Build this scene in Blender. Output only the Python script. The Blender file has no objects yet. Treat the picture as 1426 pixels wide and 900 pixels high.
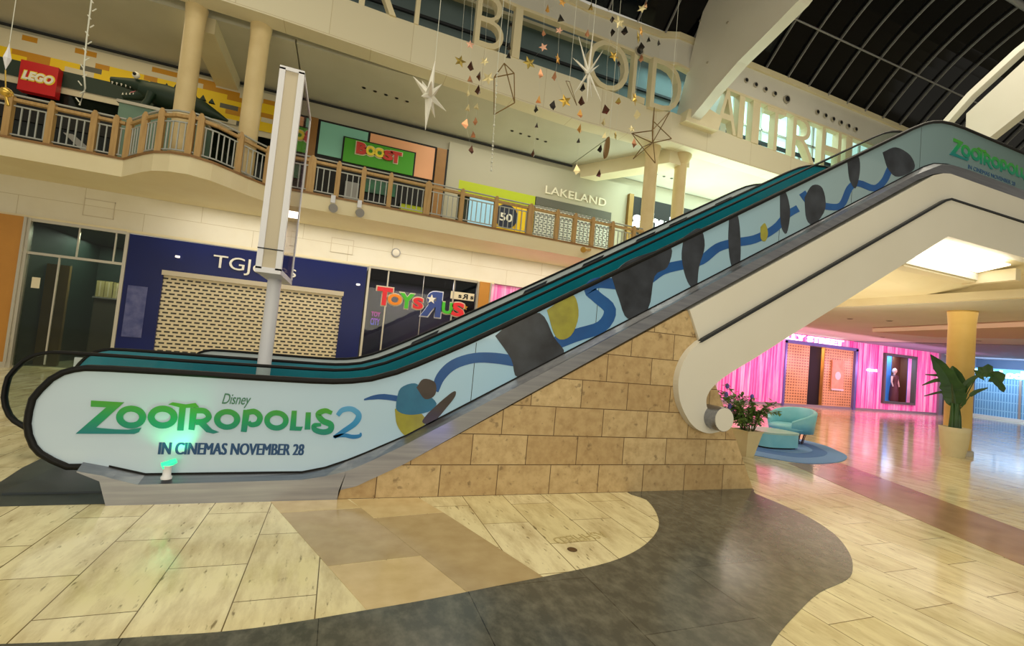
import bpy, math, random
from mathutils import Vector, Matrix
random.seed(7)
C = bpy.context.scene.collection
PI = math.pi

# ------------------------------------------------------------ camera
cam = bpy.data.cameras.new('camera'); co = bpy.data.objects.new('camera', cam); C.objects.link(co)
R = Vector((0.93223368, -0.34948543, 0.09380989)); U = Vector((-0.1051974, -0.01370039, 0.99435698)); F = Vector((0.34622804, 0.93684163, 0.04953694))
m = Matrix.Identity(4)
for i in range(3):
    m[i][0] = R[i]; m[i][1] = U[i]; m[i][2] = -F[i]
m[0][3], m[1][3], m[2][3] = 0, 0, 1.55
co.matrix_world = m
cam.sensor_width = 36.0; cam.lens = 644.7078 / 1426 * 36.0; cam.clip_end = 300
bpy.context.scene.camera = co
vs = bpy.context.scene.view_settings
vs.view_transform = 'Standard'; vs.look = 'None'; vs.gamma = 1; vs.use_curve_mapping = False; vs.exposure = 0.0

# ------------------------------------------------------------ materials
def L(r, g, b):
    f = lambda c: (c/255/12.92) if c/255 <= 0.04045 else ((c/255+0.055)/1.055)**2.4
    return (f(r), f(g), f(b), 1)
def base(name, col, rough=0.6, metal=0.0, emit=None, es=0, coat=0, spec=0.5):
    M = bpy.data.materials.new(name); M.use_nodes = True
    p = M.node_tree.nodes['Principled BSDF']
    p.inputs['Base Color'].default_value = col; p.inputs['Roughness'].default_value = rough; p.inputs['Metallic'].default_value = metal
    p.inputs['Specular IOR Level'].default_value = spec
    if emit: p.inputs['Emission Color'].default_value = emit; p.inputs['Emission Strength'].default_value = es
    if coat: p.inputs['Coat Weight'].default_value = coat; p.inputs['Coat Roughness'].default_value = 0.03
    return M
def nn(M, t): return M.node_tree.nodes.new(t)
def lk(M, a, b): M.node_tree.links.new(a, b)
def coords(M, scale=(1, 1, 1), rot=(0, 0, 0), loc=(0, 0, 0), geo=True):
    if geo:
        g = nn(M, 'ShaderNodeNewGeometry'); src = g.outputs['Position']
    else:
        g = nn(M, 'ShaderNodeTexCoord'); src = g.outputs['Object']
    mp = nn(M, 'ShaderNodeMapping'); lk(M, src, mp.inputs['Vector'])
    mp.inputs['Scale'].default_value = scale; mp.inputs['Rotation'].default_value = rot; mp.inputs['Location'].default_value = loc
    return mp.outputs['Vector']
def mottled(name, c1, c2, scale=3, rough=0.6, stretch=(1, 1, 1), metal=0, bump=0.0, **kw):
    M = base(name, c1, rough, metal, **kw); p = M.node_tree.nodes['Principled BSDF']
    v = coords(M, stretch)
    n = nn(M, 'ShaderNodeTexNoise'); n.inputs['Scale'].default_value = scale; n.inputs['Detail'].default_value = 6; lk(M, v, n.inputs['Vector'])
    r = nn(M, 'ShaderNodeValToRGB'); r.color_ramp.elements[0].position = 0.3; r.color_ramp.elements[1].position = 0.7
    r.color_ramp.elements[0].color = c1; r.color_ramp.elements[1].color = c2
    lk(M, n.outputs['Fac'], r.inputs['Fac']); lk(M, r.outputs['Color'], p.inputs['Base Color'])
    if bump:
        b = nn(M, 'ShaderNodeBump'); b.inputs['Strength'].default_value = bump; b.inputs['Distance'].default_value = 0.01
        lk(M, n.outputs['Fac'], b.inputs['Height']); lk(M, b.outputs['Normal'], p.inputs['Normal'])
    return M
def uvec(M, ax_u, ax_v, ou=0, ov=0):
    """vector (u,v,0) picked from world position axes"""
    g = nn(M, 'ShaderNodeNewGeometry'); s = nn(M, 'ShaderNodeSeparateXYZ'); lk(M, g.outputs['Position'], s.inputs[0])
    c = nn(M, 'ShaderNodeCombineXYZ')
    for k, (ax, o) in enumerate(((ax_u, ou), (ax_v, ov))):
        a = nn(M, 'ShaderNodeMath'); a.operation = 'ADD'; a.inputs[1].default_value = o
        lk(M, s.outputs[ax], a.inputs[0]); lk(M, a.outputs[0], c.inputs[k])
    return c.outputs[0]
def tiles(name, ax_u, ax_v, bw, rh, c1, c2, mort, ms, rough=0.3, ou=0, ov=0, stain=None, stretch=(1, 1, 1), stain_amt=0.5, nscale=3, offset=0.5, rot=0, bump=0.1, spec=0.5, pits=0.0):
    M = base(name, c1, rough, spec=spec); p = M.node_tree.nodes['Principled BSDF']
    v = uvec(M, ax_u, ax_v, ou, ov)
    if rot:
        mp = nn(M, 'ShaderNodeMapping'); mp.inputs['Rotation'].default_value = (0, 0, rot); lk(M, v, mp.inputs['Vector']); v = mp.outputs[0]
    b = nn(M, 'ShaderNodeTexBrick'); lk(M, v, b.inputs['Vector'])
    b.offset = offset; b.inputs['Scale'].default_value = 1; b.inputs['Brick Width'].default_value = bw; b.inputs['Row Height'].default_value = rh
    b.inputs['Mortar Size'].default_value = ms; b.inputs['Mortar Smooth'].default_value = 0.1
    b.inputs['Color1'].default_value = c1; b.inputs['Color2'].default_value = c2; b.inputs['Mortar'].default_value = mort
    col = b.outputs['Color']
    pv = coords(M, stretch)
    if stain:
        n = nn(M, 'ShaderNodeTexNoise'); n.inputs['Scale'].default_value = nscale; n.inputs['Detail'].default_value = 8; n.inputs['Roughness'].default_value = 0.65
        lk(M, pv, n.inputs['Vector'])
        r = nn(M, 'ShaderNodeValToRGB'); r.color_ramp.elements[0].position = 0.42; r.color_ramp.elements[1].position = 0.72
        lk(M, n.outputs['Fac'], r.inputs['Fac'])
        k = nn(M, 'ShaderNodeMath'); k.operation = 'MULTIPLY'; k.inputs[1].default_value = stain_amt; lk(M, r.outputs['Color'], k.inputs[0])
        mx = nn(M, 'ShaderNodeMixRGB'); lk(M, k.outputs[0], mx.inputs['Fac']); lk(M, col, mx.inputs['Color1']); mx.inputs['Color2'].default_value = stain
        col = mx.outputs['Color']
    if pits:
        n = nn(M, 'ShaderNodeTexNoise'); n.inputs['Scale'].default_value = 13; n.inputs['Detail'].default_value = 5; lk(M, pv, n.inputs['Vector'])
        r = nn(M, 'ShaderNodeValToRGB'); r.color_ramp.elements[0].position = 0.63; r.color_ramp.elements[1].position = 0.72
        lk(M, n.outputs['Fac'], r.inputs['Fac'])
        k = nn(M, 'ShaderNodeMath'); k.operation = 'MULTIPLY'; k.inputs[1].default_value = pits; lk(M, r.outputs['Color'], k.inputs[0])
        mx = nn(M, 'ShaderNodeMixRGB'); lk(M, k.outputs[0], mx.inputs['Fac']); lk(M, col, mx.inputs['Color1']); mx.inputs['Color2'].default_value = mort
        col = mx.outputs['Color']
    lk(M, col, p.inputs['Base Color'])
    if bump:
        bp = nn(M, 'ShaderNodeBump'); bp.inputs['Strength'].default_value = bump; bp.inputs['Distance'].default_value = 0.003; bp.invert = True
        lk(M, b.outputs['Fac'], bp.inputs['Height']); lk(M, bp.outputs['Normal'], p.inputs['Normal'])
    return M
def glass(name, tint=(0.8, 0.85, 0.85, 1), refl=0.06, rough=0.02):
    M = bpy.data.materials.new(name); M.use_nodes = True; t = M.node_tree; t.nodes.clear()
    o = nn(M, 'ShaderNodeOutputMaterial'); mx = nn(M, 'ShaderNodeMixShader'); tr = nn(M, 'ShaderNodeBsdfTransparent'); gl = nn(M, 'ShaderNodeBsdfGlossy')
    fr = nn(M, 'ShaderNodeLayerWeight'); fr.inputs['Blend'].default_value = 0.5
    pw = nn(M, 'ShaderNodeMath'); pw.operation = 'POWER'; pw.inputs[1].default_value = 4; lk(M, fr.outputs['Facing'], pw.inputs[0])
    ad = nn(M, 'ShaderNodeMath'); ad.operation = 'MULTIPLY_ADD'; ad.inputs[1].default_value = 0.5; ad.inputs[2].default_value = refl; lk(M, pw.outputs[0], ad.inputs[0])
    tr.inputs['Color'].default_value = tint; gl.inputs['Roughness'].default_value = rough
    lk(M, ad.outputs[0], mx.inputs['Fac']); lk(M, tr.outputs[0], mx.inputs[1]); lk(M, gl.outputs[0], mx.inputs[2]); lk(M, mx.outputs[0], o.inputs['Surface'])
    return M
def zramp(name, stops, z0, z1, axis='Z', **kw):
    """colour gradient running along one axis of the object"""
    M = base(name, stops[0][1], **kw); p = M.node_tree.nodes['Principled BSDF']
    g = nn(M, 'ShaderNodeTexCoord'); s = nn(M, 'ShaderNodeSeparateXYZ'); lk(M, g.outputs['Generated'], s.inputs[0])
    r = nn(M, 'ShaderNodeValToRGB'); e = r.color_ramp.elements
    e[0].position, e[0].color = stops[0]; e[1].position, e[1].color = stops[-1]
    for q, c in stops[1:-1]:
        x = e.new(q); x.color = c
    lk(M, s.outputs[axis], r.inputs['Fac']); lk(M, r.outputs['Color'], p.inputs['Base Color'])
    return M
def stripes(name, axis, scale, cols, rough=0.5, emit=0):
    M = base(name, cols[0], rough); p = M.node_tree.nodes['Principled BSDF']
    st = [0.04, 0.04, 0.04]; st['XYZ'.index(axis)] = 1
    v = coords(M, st)
    n = nn(M, 'ShaderNodeTexNoise'); n.inputs['Scale'].default_value = scale; n.inputs['Detail'].default_value = 4; lk(M, v, n.inputs['Vector'])
    r = nn(M, 'ShaderNodeValToRGB'); e = r.color_ramp.elements; e[0].position = 0.35; e[0].color = cols[0]; e[1].position = 0.65; e[1].color = cols[-1]
    for i, c in enumerate(cols[1:-1]):
        x = e.new(0.35 + 0.3*(i+1)/(len(cols)-1)); x.color = c
    lk(M, n.outputs['Fac'], r.inputs['Fac']); lk(M, r.outputs['Color'], p.inputs['Base Color'])
    if emit: lk(M, r.outputs['Color'], p.inputs['Emission Color']); p.inputs['Emission Strength'].default_value = emit
    return M

M = {}
M['floor'] = tiles('travertine_tiles', 'Y', 'X', 0.9, 0.43, L(240, 230, 190), L(226, 214, 166), L(104, 88, 52), 0.0035, 0.12, ou=-3.40+9, ov=0.39+8.6, stain=L(150, 122, 72), stretch=(2.2, 0.55, 1), stain_amt=0.6, nscale=3.2, bump=0.2, pits=0.75)
M['slate'] = tiles('dark_slate', 'Y', 'X', 1.3, 0.86, L(88, 88, 80), L(72, 73, 67), L(28, 28, 26), 0.003, 0.18, ou=3, ov=9.4, stain=L(158, 156, 140), stretch=(1.2, 0.8, 1), stain_amt=0.34, nscale=8, bump=0.2)
M['tan2'] = mottled('light_tan_limestone', L(214, 192, 146), L(198, 174, 126), 6, 0.2)
M['pane_pink'] = glass('pinkish_acrylic', (0.74, 0.64, 0.68, 1), 0.3)
M['tan'] = mottled('tan_limestone', L(186, 166, 126), L(170, 148, 108), 6, 0.18)
M['brown'] = mottled('brown_marble', L(172, 138, 108), L(146, 112, 84), 2.5, 0.16)
M['disc'] = mottled('dark_mat_floor', L(44, 54, 58), L(58, 66, 68), 5, 0.4)
M['stone'] = tiles('limestone_blocks', 'X', 'Z', 0.603, 0.312, L(206, 182, 138), L(184, 156, 112), L(80, 58, 34), 0.0045, 0.5, ou=-0.78+6.03, ov=0, stain=L(140, 106, 62), stretch=(1, 1, 1), stain_amt=0.55, nscale=9, bump=0.4, pits=0.5)
M['cream'] = mottled('cream_plaster', L(232, 222, 190), L(226, 214, 178), 1.3, 0.6)
M['white_wall'] = tiles('pale_bulkhead_panels', 'X', 'Z', 2.4, 0.62, L(228, 224, 210), L(222, 217, 202), L(188, 178, 152), 0.006, 0.6, ov=-0.23, stain=L(210, 200, 176), stain_amt=0.4, nscale=1.2, bump=0.1)
M['ceil'] = mottled('gallery_ceiling_paint', L(206, 204, 190), L(196, 194, 178), 0.8, 0.7)
M['beamlow'] = tiles('precast_beam', 'X', 'Z', 1.9, 1.4, L(230, 224, 200), L(224, 216, 190), L(196, 182, 146), 0.006, 0.6, bump=0.1)
M['column'] = mottled('buff_column', L(222, 202, 156), L(210, 188, 140), 2, 0.5)
M['truss'] = mottled('white_truss_cladding', L(224, 222, 214), L(218, 215, 205), 0.7, 0.42)
M['steel'] = mottled('brushed_steel', L(158, 160, 168), L(138, 140, 150), 30, 0.3, stretch=(0.05, 1, 1), metal=0.9)
M['plate'] = base('dark_comb_plate', L(58, 66, 72), 0.45)
M['yellowcol'] = mottled('yellow_buff_column', L(222, 190, 112), L(210, 176, 98), 2, 0.5)
M['black'] = base('black_rubber', L(9, 10, 13), 0.5, spec=0.25)
M['film'] = zramp('printed_film_dimmed', [(0.0, L(190, 210, 230)), (0.12, L(182, 210, 236)), (0.3, L(154, 200, 236)), (0.6, L(140, 168, 182)), (1.0, L(104, 132, 132))], 0, 1, 'X', rough=0.25, coat=0.6)  # pale blue print; darker upper stops paint in the dimmer light up there
M['teal'] = mottled('teal_film', L(8, 146, 172), L(4, 128, 156), 1.2, 0.3, coat=0.4)
M['film_pale'] = mottled('pale_film', L(206, 216, 222), L(196, 208, 216), 1, 0.3)
M['ggreen'] = zramp('title_gradient', [(0.0, L(0, 118, 130)), (0.5, L(0, 150, 92)), (1.0, L(72, 158, 28))], 0, 1, 'Z', rough=0.35)
M['gblue'] = zramp('numeral_gradient', [(0.0, L(10, 110, 180)), (0.5, L(40, 140, 200)), (1.0, L(84, 160, 212))], 0, 1, 'Z', rough=0.35)
M['ribbon'] = mottled('printed_blue', L(16, 86, 158), L(10, 70, 140), 3, 0.3)
M['navy'] = mottled('printed_dark_navy', L(24, 28, 38), L(54, 60, 72), 4, 0.3)
M['olive'] = mottled('printed_olive', L(160, 158, 56), L(136, 132, 50), 6, 0.3)
M['sblue'] = mottled('printed_steel_blue', L(38, 112, 152), L(30, 96, 136), 6, 0.3)
M['pbrown'] = mottled('printed_brown', L(66, 56, 54), L(52, 44, 44), 6, 0.3)
M['ink'] = base('printed_ink_blue', L(14, 70, 122), 0.35)
M['inkg'] = base('printed_ink_green', L(60, 120, 96), 0.35)
M['clear'] = glass('clear_glass', (0.82, 0.88, 0.87, 1), 0.01)
M['dglass'] = glass('dark_shop_glass', (0.55, 0.58, 0.56, 1), 0.03)
M['navyshop'] = mottled('navy_fascia', L(3, 24, 98), L(2, 18, 84), 0.7, 0.3, spec=0.3)
M['white'] = base('white_paint', L(236, 234, 226), 0.5)
M['offwhite'] = base('off_white_letter', L(232, 226, 206), 0.5)
M['beige'] = base('beige_insert', L(200, 190, 170), 0.6)
M['lilac'] = base('lilac_white_metal', L(226, 228, 240), 0.4)
M['wood'] = mottled('honey_wood', L(190, 156, 102), L(170, 134, 82), 6, 0.45, stretch=(4, 4, 0.4))
M['orange'] = mottled('orange_pillar', L(198, 140, 58), L(182, 124, 48), 1, 0.4)
M['rail'] = mottled('rail_timber', L(150, 112, 66), L(128, 92, 52), 5, 0.4)
M['bar'] = base('grey_baluster', L(172, 176, 174), 0.4, 0.2)
M['dark'] = base('dark_interior', L(30, 32, 30), 0.7)
M['darker'] = base('black_interior', L(14, 15, 17), 0.7)
M['dgreen'] = base('deep_green_interior', L(40, 58, 50), 0.6)
M['silver'] = base('silver_frame', L(196, 190, 176), 0.35, 0.6)
M['dkline'] = base('dark_line', L(30, 34, 40), 0.6)
M['gold'] = base('gold_foil', L(214, 178, 84), 0.3, 0.75)
M['dgold'] = base('dull_gold_foil', L(166, 146, 74), 0.35, 0.7)
M['ogold'] = base('orange_gold_foil', L(226, 172, 92), 0.35, 0.5)
M['pgold'] = base('pale_gold_foil', L(232, 218, 168), 0.35, 0.4)
M['copper'] = base('copper_foil', L(196, 140, 104), 0.3, 0.6)
M['dcopper'] = base('dark_copper_foil', L(96, 62, 50), 0.3, 0.7)
M['ddark'] = base('dark_foil', L(50, 46, 44), 0.3, 0.7)
M['pinkfoil'] = base('pink_foil', L(230, 178, 154), 0.4, 0.3)
M['brass'] = base('brass', L(214, 168, 82), 0.3, 0.8)
M['wire'] = base('dark_gold_wire', L(128, 104, 62), 0.35, 0.8)
M['thread'] = base('pale_thread', L(214, 216, 206), 0.5)
M['pink'] = stripes('pink_ribbed_curtain', 'X', 9, [L(238, 96, 176), L(246, 138, 200), L(252, 206, 230)], 0.5, 0.22)  # slight emission stands in for pink light falling on the wall
M['turq'] = mottled('turquoise_leather', L(146, 216, 230), L(128, 204, 222), 4, 0.4)
M['turqtop'] = mottled('pale_turquoise_top', L(182, 216, 204), L(170, 208, 198), 4, 0.35)
M['rug'] = base('blue_rug', L(86, 130, 196), 0.9)
M['rug2'] = base('mid_blue_rug', L(122, 164, 222), 0.9)
M['pot'] = mottled('cream_pot', L(222, 212, 174), L(212, 200, 160), 3, 0.5)
M['leaf'] = mottled('banana_leaf', L(34, 66, 34), L(52, 92, 38), 3, 0.4)
M['leaf2'] = mottled('bush_leaf', L(64, 110, 56), L(140, 168, 84), 9, 0.5)
M['stem'] = mottled('leaf_stem', L(58, 74, 40), L(72, 88, 44), 6, 0.5)
M['flower'] = base('violet_flower', L(120, 110, 220), 0.5)
M['soil'] = mottled('dark_soil', L(48, 38, 28), L(34, 26, 20), 20, 0.9)
def slots(name, ax, bw, rh, metal, hole, ms, rough=0.4, off=0.5, st=None):
    return tiles(name, ax, 'Z', bw, rh, hole, hole, metal, ms, rough, ou=30, ov=0, bump=0, offset=off, stain=st, stain_amt=0.55, nscale=0.9)
M['shutter'] = slots('slotted_shutter', 'X', 0.175, 0.095, L(214, 200, 168), L(40, 36, 30), 0.028)
M['shutter2'] = slots('grey_slotted_shutter', 'X', 0.16, 0.085, L(206, 208, 200), L(70, 78, 80), 0.026)
M['grille'] = slots('brass_grille', 'X', 0.17, 0.13, L(224, 184, 122), L(140, 98, 54), 0.034, 0.35, 0, st=L(250, 214, 164))
M['bluegrille'] = slots('blue_grille', 'Y', 0.12, 0.5, L(160, 206, 232), L(108, 160, 200), 0.03, 0.35, 0)
M['roofglass'] = base('night_roof_glass', L(3, 4, 9), 0.08, spec=0.25)
M['roofbar'] = base('roof_glazing_bar', L(146, 146, 150), 0.5, 0.3)
M['bgwall'] = mottled('blue_grey_wall', L(112, 130, 134), L(98, 118, 124), 0.8, 0.7)
M['cyanlit'] = base('lit_clerestory_glass', L(200, 232, 226), 0.3, emit=L(190, 232, 224), es=1.0)
M['lamp'] = base('lamp_panel', (1, 1, 1, 1), 0.5, emit=L(255, 250, 236), es=3.2)
M['lampd'] = base('dim_lamp', (1, 1, 1, 1), 0.5, emit=L(255, 240, 210), es=2.0)
M['whiteglow'] = base('lit_letters', (1, 1, 1, 1), 0.5, emit=L(240, 250, 255), es=1.6)
M['screen'] = zramp('neon_sign', [(0, L(90, 120, 255)), (0.5, L(190, 60, 230)), (1, L(255, 60, 190))], 0, 1, 'Z', rough=0.4)
p_ = M['screen'].node_tree.nodes['Principled BSDF']; rr = [x for x in M['screen'].node_tree.nodes if x.type == 'VALTORGB'][0]
lk(M['screen'], rr.outputs['Color'], p_.inputs['Emission Color']); p_.inputs['Emission Strength'].default_value = 1.2
M['redsign'] = base('red_sign', L(196, 26, 30), 0.35)
def flat(name, r, g, b, rough=0.5, **kw):
    M[name] = base(name, L(r, g, b), rough, **kw); return M[name]
for n_, c_ in dict(yellow=(240, 204, 16), dyellow=(196, 138, 16), white2=(214, 206, 182), grey2=(92, 92, 84), croc=(10, 42, 28), mint=(130, 196, 180), peach=(236, 172, 128), bgreen=(66, 160, 22), bred=(196, 52, 40), byellow=(236, 214, 60), lime=(180, 196, 24), tred=(226, 44, 56), torange=(240, 140, 30), tgreen=(72, 190, 50), tblue=(52, 76, 150), skyblue=(120, 190, 226), paper=(224, 214, 186), box=(176, 166, 112), skin=(214, 190, 172), dressc=(84, 40, 44), dblue=(70, 140, 210), brownp=(92, 60, 40), tgrey=(150, 150, 152), mouth=(220, 130, 140), lakegrey=(176, 172, 152), navyd=(26, 36, 60), glowgreen=(20, 230, 150)).items():
    flat(n_, *c_)

# ------------------------------------------------------------ mesh builder
class MB:
    def __init__(s): s.v = []; s.f = []; s.sm = []
    def add(s, v, f, smooth=False):
        o = len(s.v); s.v += [tuple(x) for x in v]; s.f += [tuple(i+o for i in q) for q in f]; s.sm += [smooth]*len(f); return s
    def box(s, x0, x1, y0, y1, z0, z1):
        return s.add([(x0,y0,z0),(x1,y0,z0),(x1,y1,z0),(x0,y1,z0),(x0,y0,z1),(x1,y0,z1),(x1,y1,z1),(x0,y1,z1)],
                     [(0,3,2,1),(4,5,6,7),(0,1,5,4),(1,2,6,5),(2,3,7,6),(3,0,4,7)])
    def prism(s, pts, a, b, ax='Y', smooth=False):
        """polygon extruded from a to b along ax; pts are (x,z) for Y, (x,y) for Z, (y,z) for X"""
        n = len(pts)
        ar = sum(pts[i][0]*pts[(i+1) % n][1]-pts[(i+1) % n][0]*pts[i][1] for i in range(n))
        if (ar < 0) != (ax == 'Y'): pts = pts[::-1]
        P = lambda p, t: (p[0], t, p[1]) if ax == 'Y' else ((p[0], p[1], t) if ax == 'Z' else (t, p[0], p[1]))
        if a > b: a, b = b, a
        v = [P(p, a) for p in pts]+[P(p, b) for p in pts]
        s.add(v, [tuple(range(n))[::-1], tuple(range(n, 2*n))])
        return s.add(v, [(i, (i+1) % n, n+(i+1) % n, n+i) for i in range(n)], smooth)
    def loft(s, rows, close=False, smooth=False, caps=False):
        n = len(rows[0]); v = [p for r in rows for p in r]; f = []
        for i in range(len(rows)-1):
            for j in range(n if close else n-1):
                k = (j+1) % n; f.append((i*n+j, i*n+k, (i+1)*n+k, (i+1)*n+j))
        s.add(v, f, smooth)
        if caps: s.add(rows[0], [tuple(range(n))[::-1]]); s.add(rows[-1], [tuple(range(n))])
        return s
    def tube(s, pts, r, n=8, smooth=True, rs=None, closed=False):
        P = [Vector(p) for p in pts]; rows = []; up = Vector((0, 0, 1))
        for i, p in enumerate(P):
            t = (P[min(i+1, len(P)-1)]-P[max(i-1, 0)])
            if t.length < 1e-9: t = Vector((0, 0, 1))
            t.normalize()
            a = t.cross(up)
            if a.length < 0.05: a = t.cross(Vector((1, 0, 0)))
            a.normalize(); b = a.cross(t); rr = rs[i] if rs else r
            rows.append([p+a*rr*math.cos(2*PI*k/n)+b*rr*math.sin(2*PI*k/n) for k in range(n)])
        return s.loft(rows, True, smooth, True)
    def lathe(s, prof, c=(0, 0, 0), n=20, smooth=True, cap=True):
        rows = [[(c[0]+r*math.cos(2*PI*k/n), c[1]+r*math.sin(2*PI*k/n), c[2]+z) for k in range(n)] for r, z in prof]
        s.loft(rows, True, smooth)
        if cap: s.add(rows[0], [tuple(range(n))[::-1]]); s.add(rows[-1], [tuple(range(n))])
        return s
    def ball(s, c, rx, ry=None, rz=None, n=14, k=8):
        ry = ry or rx; rz = rz or rx
        rows = [[(c[0]+rx*math.sin(PI*i/k)*math.cos(2*PI*j/n), c[1]+ry*math.sin(PI*i/k)*math.sin(2*PI*j/n), c[2]-rz*math.cos(PI*i/k)) for j in range(n)] for i in range(k+1)]
        return s.loft(rows, True, True)
    def strip(s, A, B, y0, y1):
        """flat band between two outlines in the XZ plane, with a thickness in Y"""
        n = len(A)
        return s.loft([[(A[i][0], y0, A[i][1]), (B[i][0], y0, B[i][1]), (B[i][0], y1, B[i][1]), (A[i][0], y1, A[i][1])] for i in range(n)], True, False, True)
    def build(s, name, mat, root=None, kind=None):
        me = bpy.data.meshes.new(name)
        o = root_loc(root)
        me.from_pydata([(x-o[0], y-o[1], z-o[2]) for x, y, z in s.v], [], s.f)
        me.polygons.foreach_set('use_smooth', s.sm); me.update(); me.validate()
        me.materials.append(mat if not isinstance(mat, str) else M[mat])
        ob = bpy.data.objects.new(name, me); C.objects.link(ob)
        if root is not None: ob.parent = root
        if kind: ob['kind'] = kind
        return ob
def root_loc(r):
    o = Vector((0, 0, 0))
    while r is not None:
        o += r.location; r = r.parent
    return o
def thing(name, label, cat, loc=(0, 0, 0), group=None):
    o = bpy.data.objects.new(name, None); C.objects.link(o); o.location = loc; o.empty_display_size = 0.1
    return tag(o, label, cat, group)
def tag(o, label, cat, group=None):
    o['label'] = label; o['category'] = cat
    if group: o['group'] = group
    return o
def struct(name, mb, mat): return mb.build(name, mat, None, 'structure')
def text_geo(s, bold=0.0, shear=0.0, space=1.0):
    cu = bpy.data.curves.new('t', 'FONT'); cu.body = s; cu.size = 1; cu.extrude = 0.5; cu.offset = bold; cu.shear = shear; cu.space_character = space; cu.resolution_u = 4
    ob = bpy.data.objects.new('t', cu); C.objects.link(ob)
    dg = bpy.context.evaluated_depsgraph_get(); me = bpy.data.meshes.new_from_object(ob.evaluated_get(dg))
    V = [tuple(v.co) for v in me.vertices]; Fc = [tuple(p.vertices) for p in me.polygons]
    bpy.data.objects.remove(ob); bpy.data.curves.remove(cu); bpy.data.meshes.remove(me)
    return V, Fc
def text(mb, s, fn, bold=0.0, shear=0.0, space=1.0):
    """fn maps (u 0..1 along the word, v 0..1 up, d 0 front..1 back) to world"""
    V, Fc = text_geo(s, bold, shear, space)
    xs = [v[0] for v in V]; ys = [v[1] for v in V]; x0, x1, y0, y1 = min(xs), max(xs), min(ys), max(ys)
    mb.add([fn((v[0]-x0)/(x1-x0), (v[1]-y0)/(y1-y0), 0.5-v[2]) for v in V], Fc)
    return mb
def on_y(x0, x1, z0, z1, yf, yb, z2=None):
    """word on a wall facing -Y"""
    return lambda u, v, d: (x0+(x1-x0)*u, yf+(yb-yf)*d, z0+(z1-z0)*v)
def catmull(pts, n=6, closed=False):
    P = [Vector(p) for p in pts]
    P = ([P[-1]]+P+[P[0], P[1]]) if closed else ([2*P[0]-P[1]]+P+[2*P[-1]-P[-2]])
    out = []
    for i in range(1, len(P)-2):
        a, b, c, d = P[i-1:i+3]
        for k in range(n):
            t = k/n; out.append(.5*((2*b)+(c-a)*t+(2*a-5*b+4*c-d)*t*t+(3*b-a-3*c+d)*t**3))
    if not closed: out.append(P[-2])
    return out
TITLE_POLYS = [[(-1.793, 0.8), (-1.578, 0.795), (-1.739, 0.585), (-1.612, 0.575), (-1.527, 0.574), (-1.438, 0.592), (-1.451, 0.556), (-1.48, 0.54), (-1.862, 0.534), (-1.69, 0.75), (-1.79, 0.751)], [(-1.273, 0.792), (-1.245, 0.811), (-1.151, 0.797), (-1.08, 0.813), (-1.049, 0.777), (-1.146, 0.768), (-1.142, 0.577), (-1.186, 0.576), (-1.191, 0.771)], [(-1.112, 0.769), (-1.061, 0.769), (-1.064, 0.581), (-1.106, 0.586)], [(-1.057, 0.65), (-0.997, 0.656), (-0.933, 0.592), (-0.878, 0.569), (-0.92, 0.555), (-0.973, 0.567)], [(-0.714, 0.769), (-0.66, 0.769), (-0.668, 0.574), (-0.713, 0.577)], [(-0.326, 0.776), (-0.284, 0.778), (-0.276, 0.634), (-0.218, 0.634), (-0.229, 0.596), (-0.325, 0.598)], [(-0.207, 0.766), (-0.164, 0.767), (-0.153, 0.61), (-0.201, 0.608)]]
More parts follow.
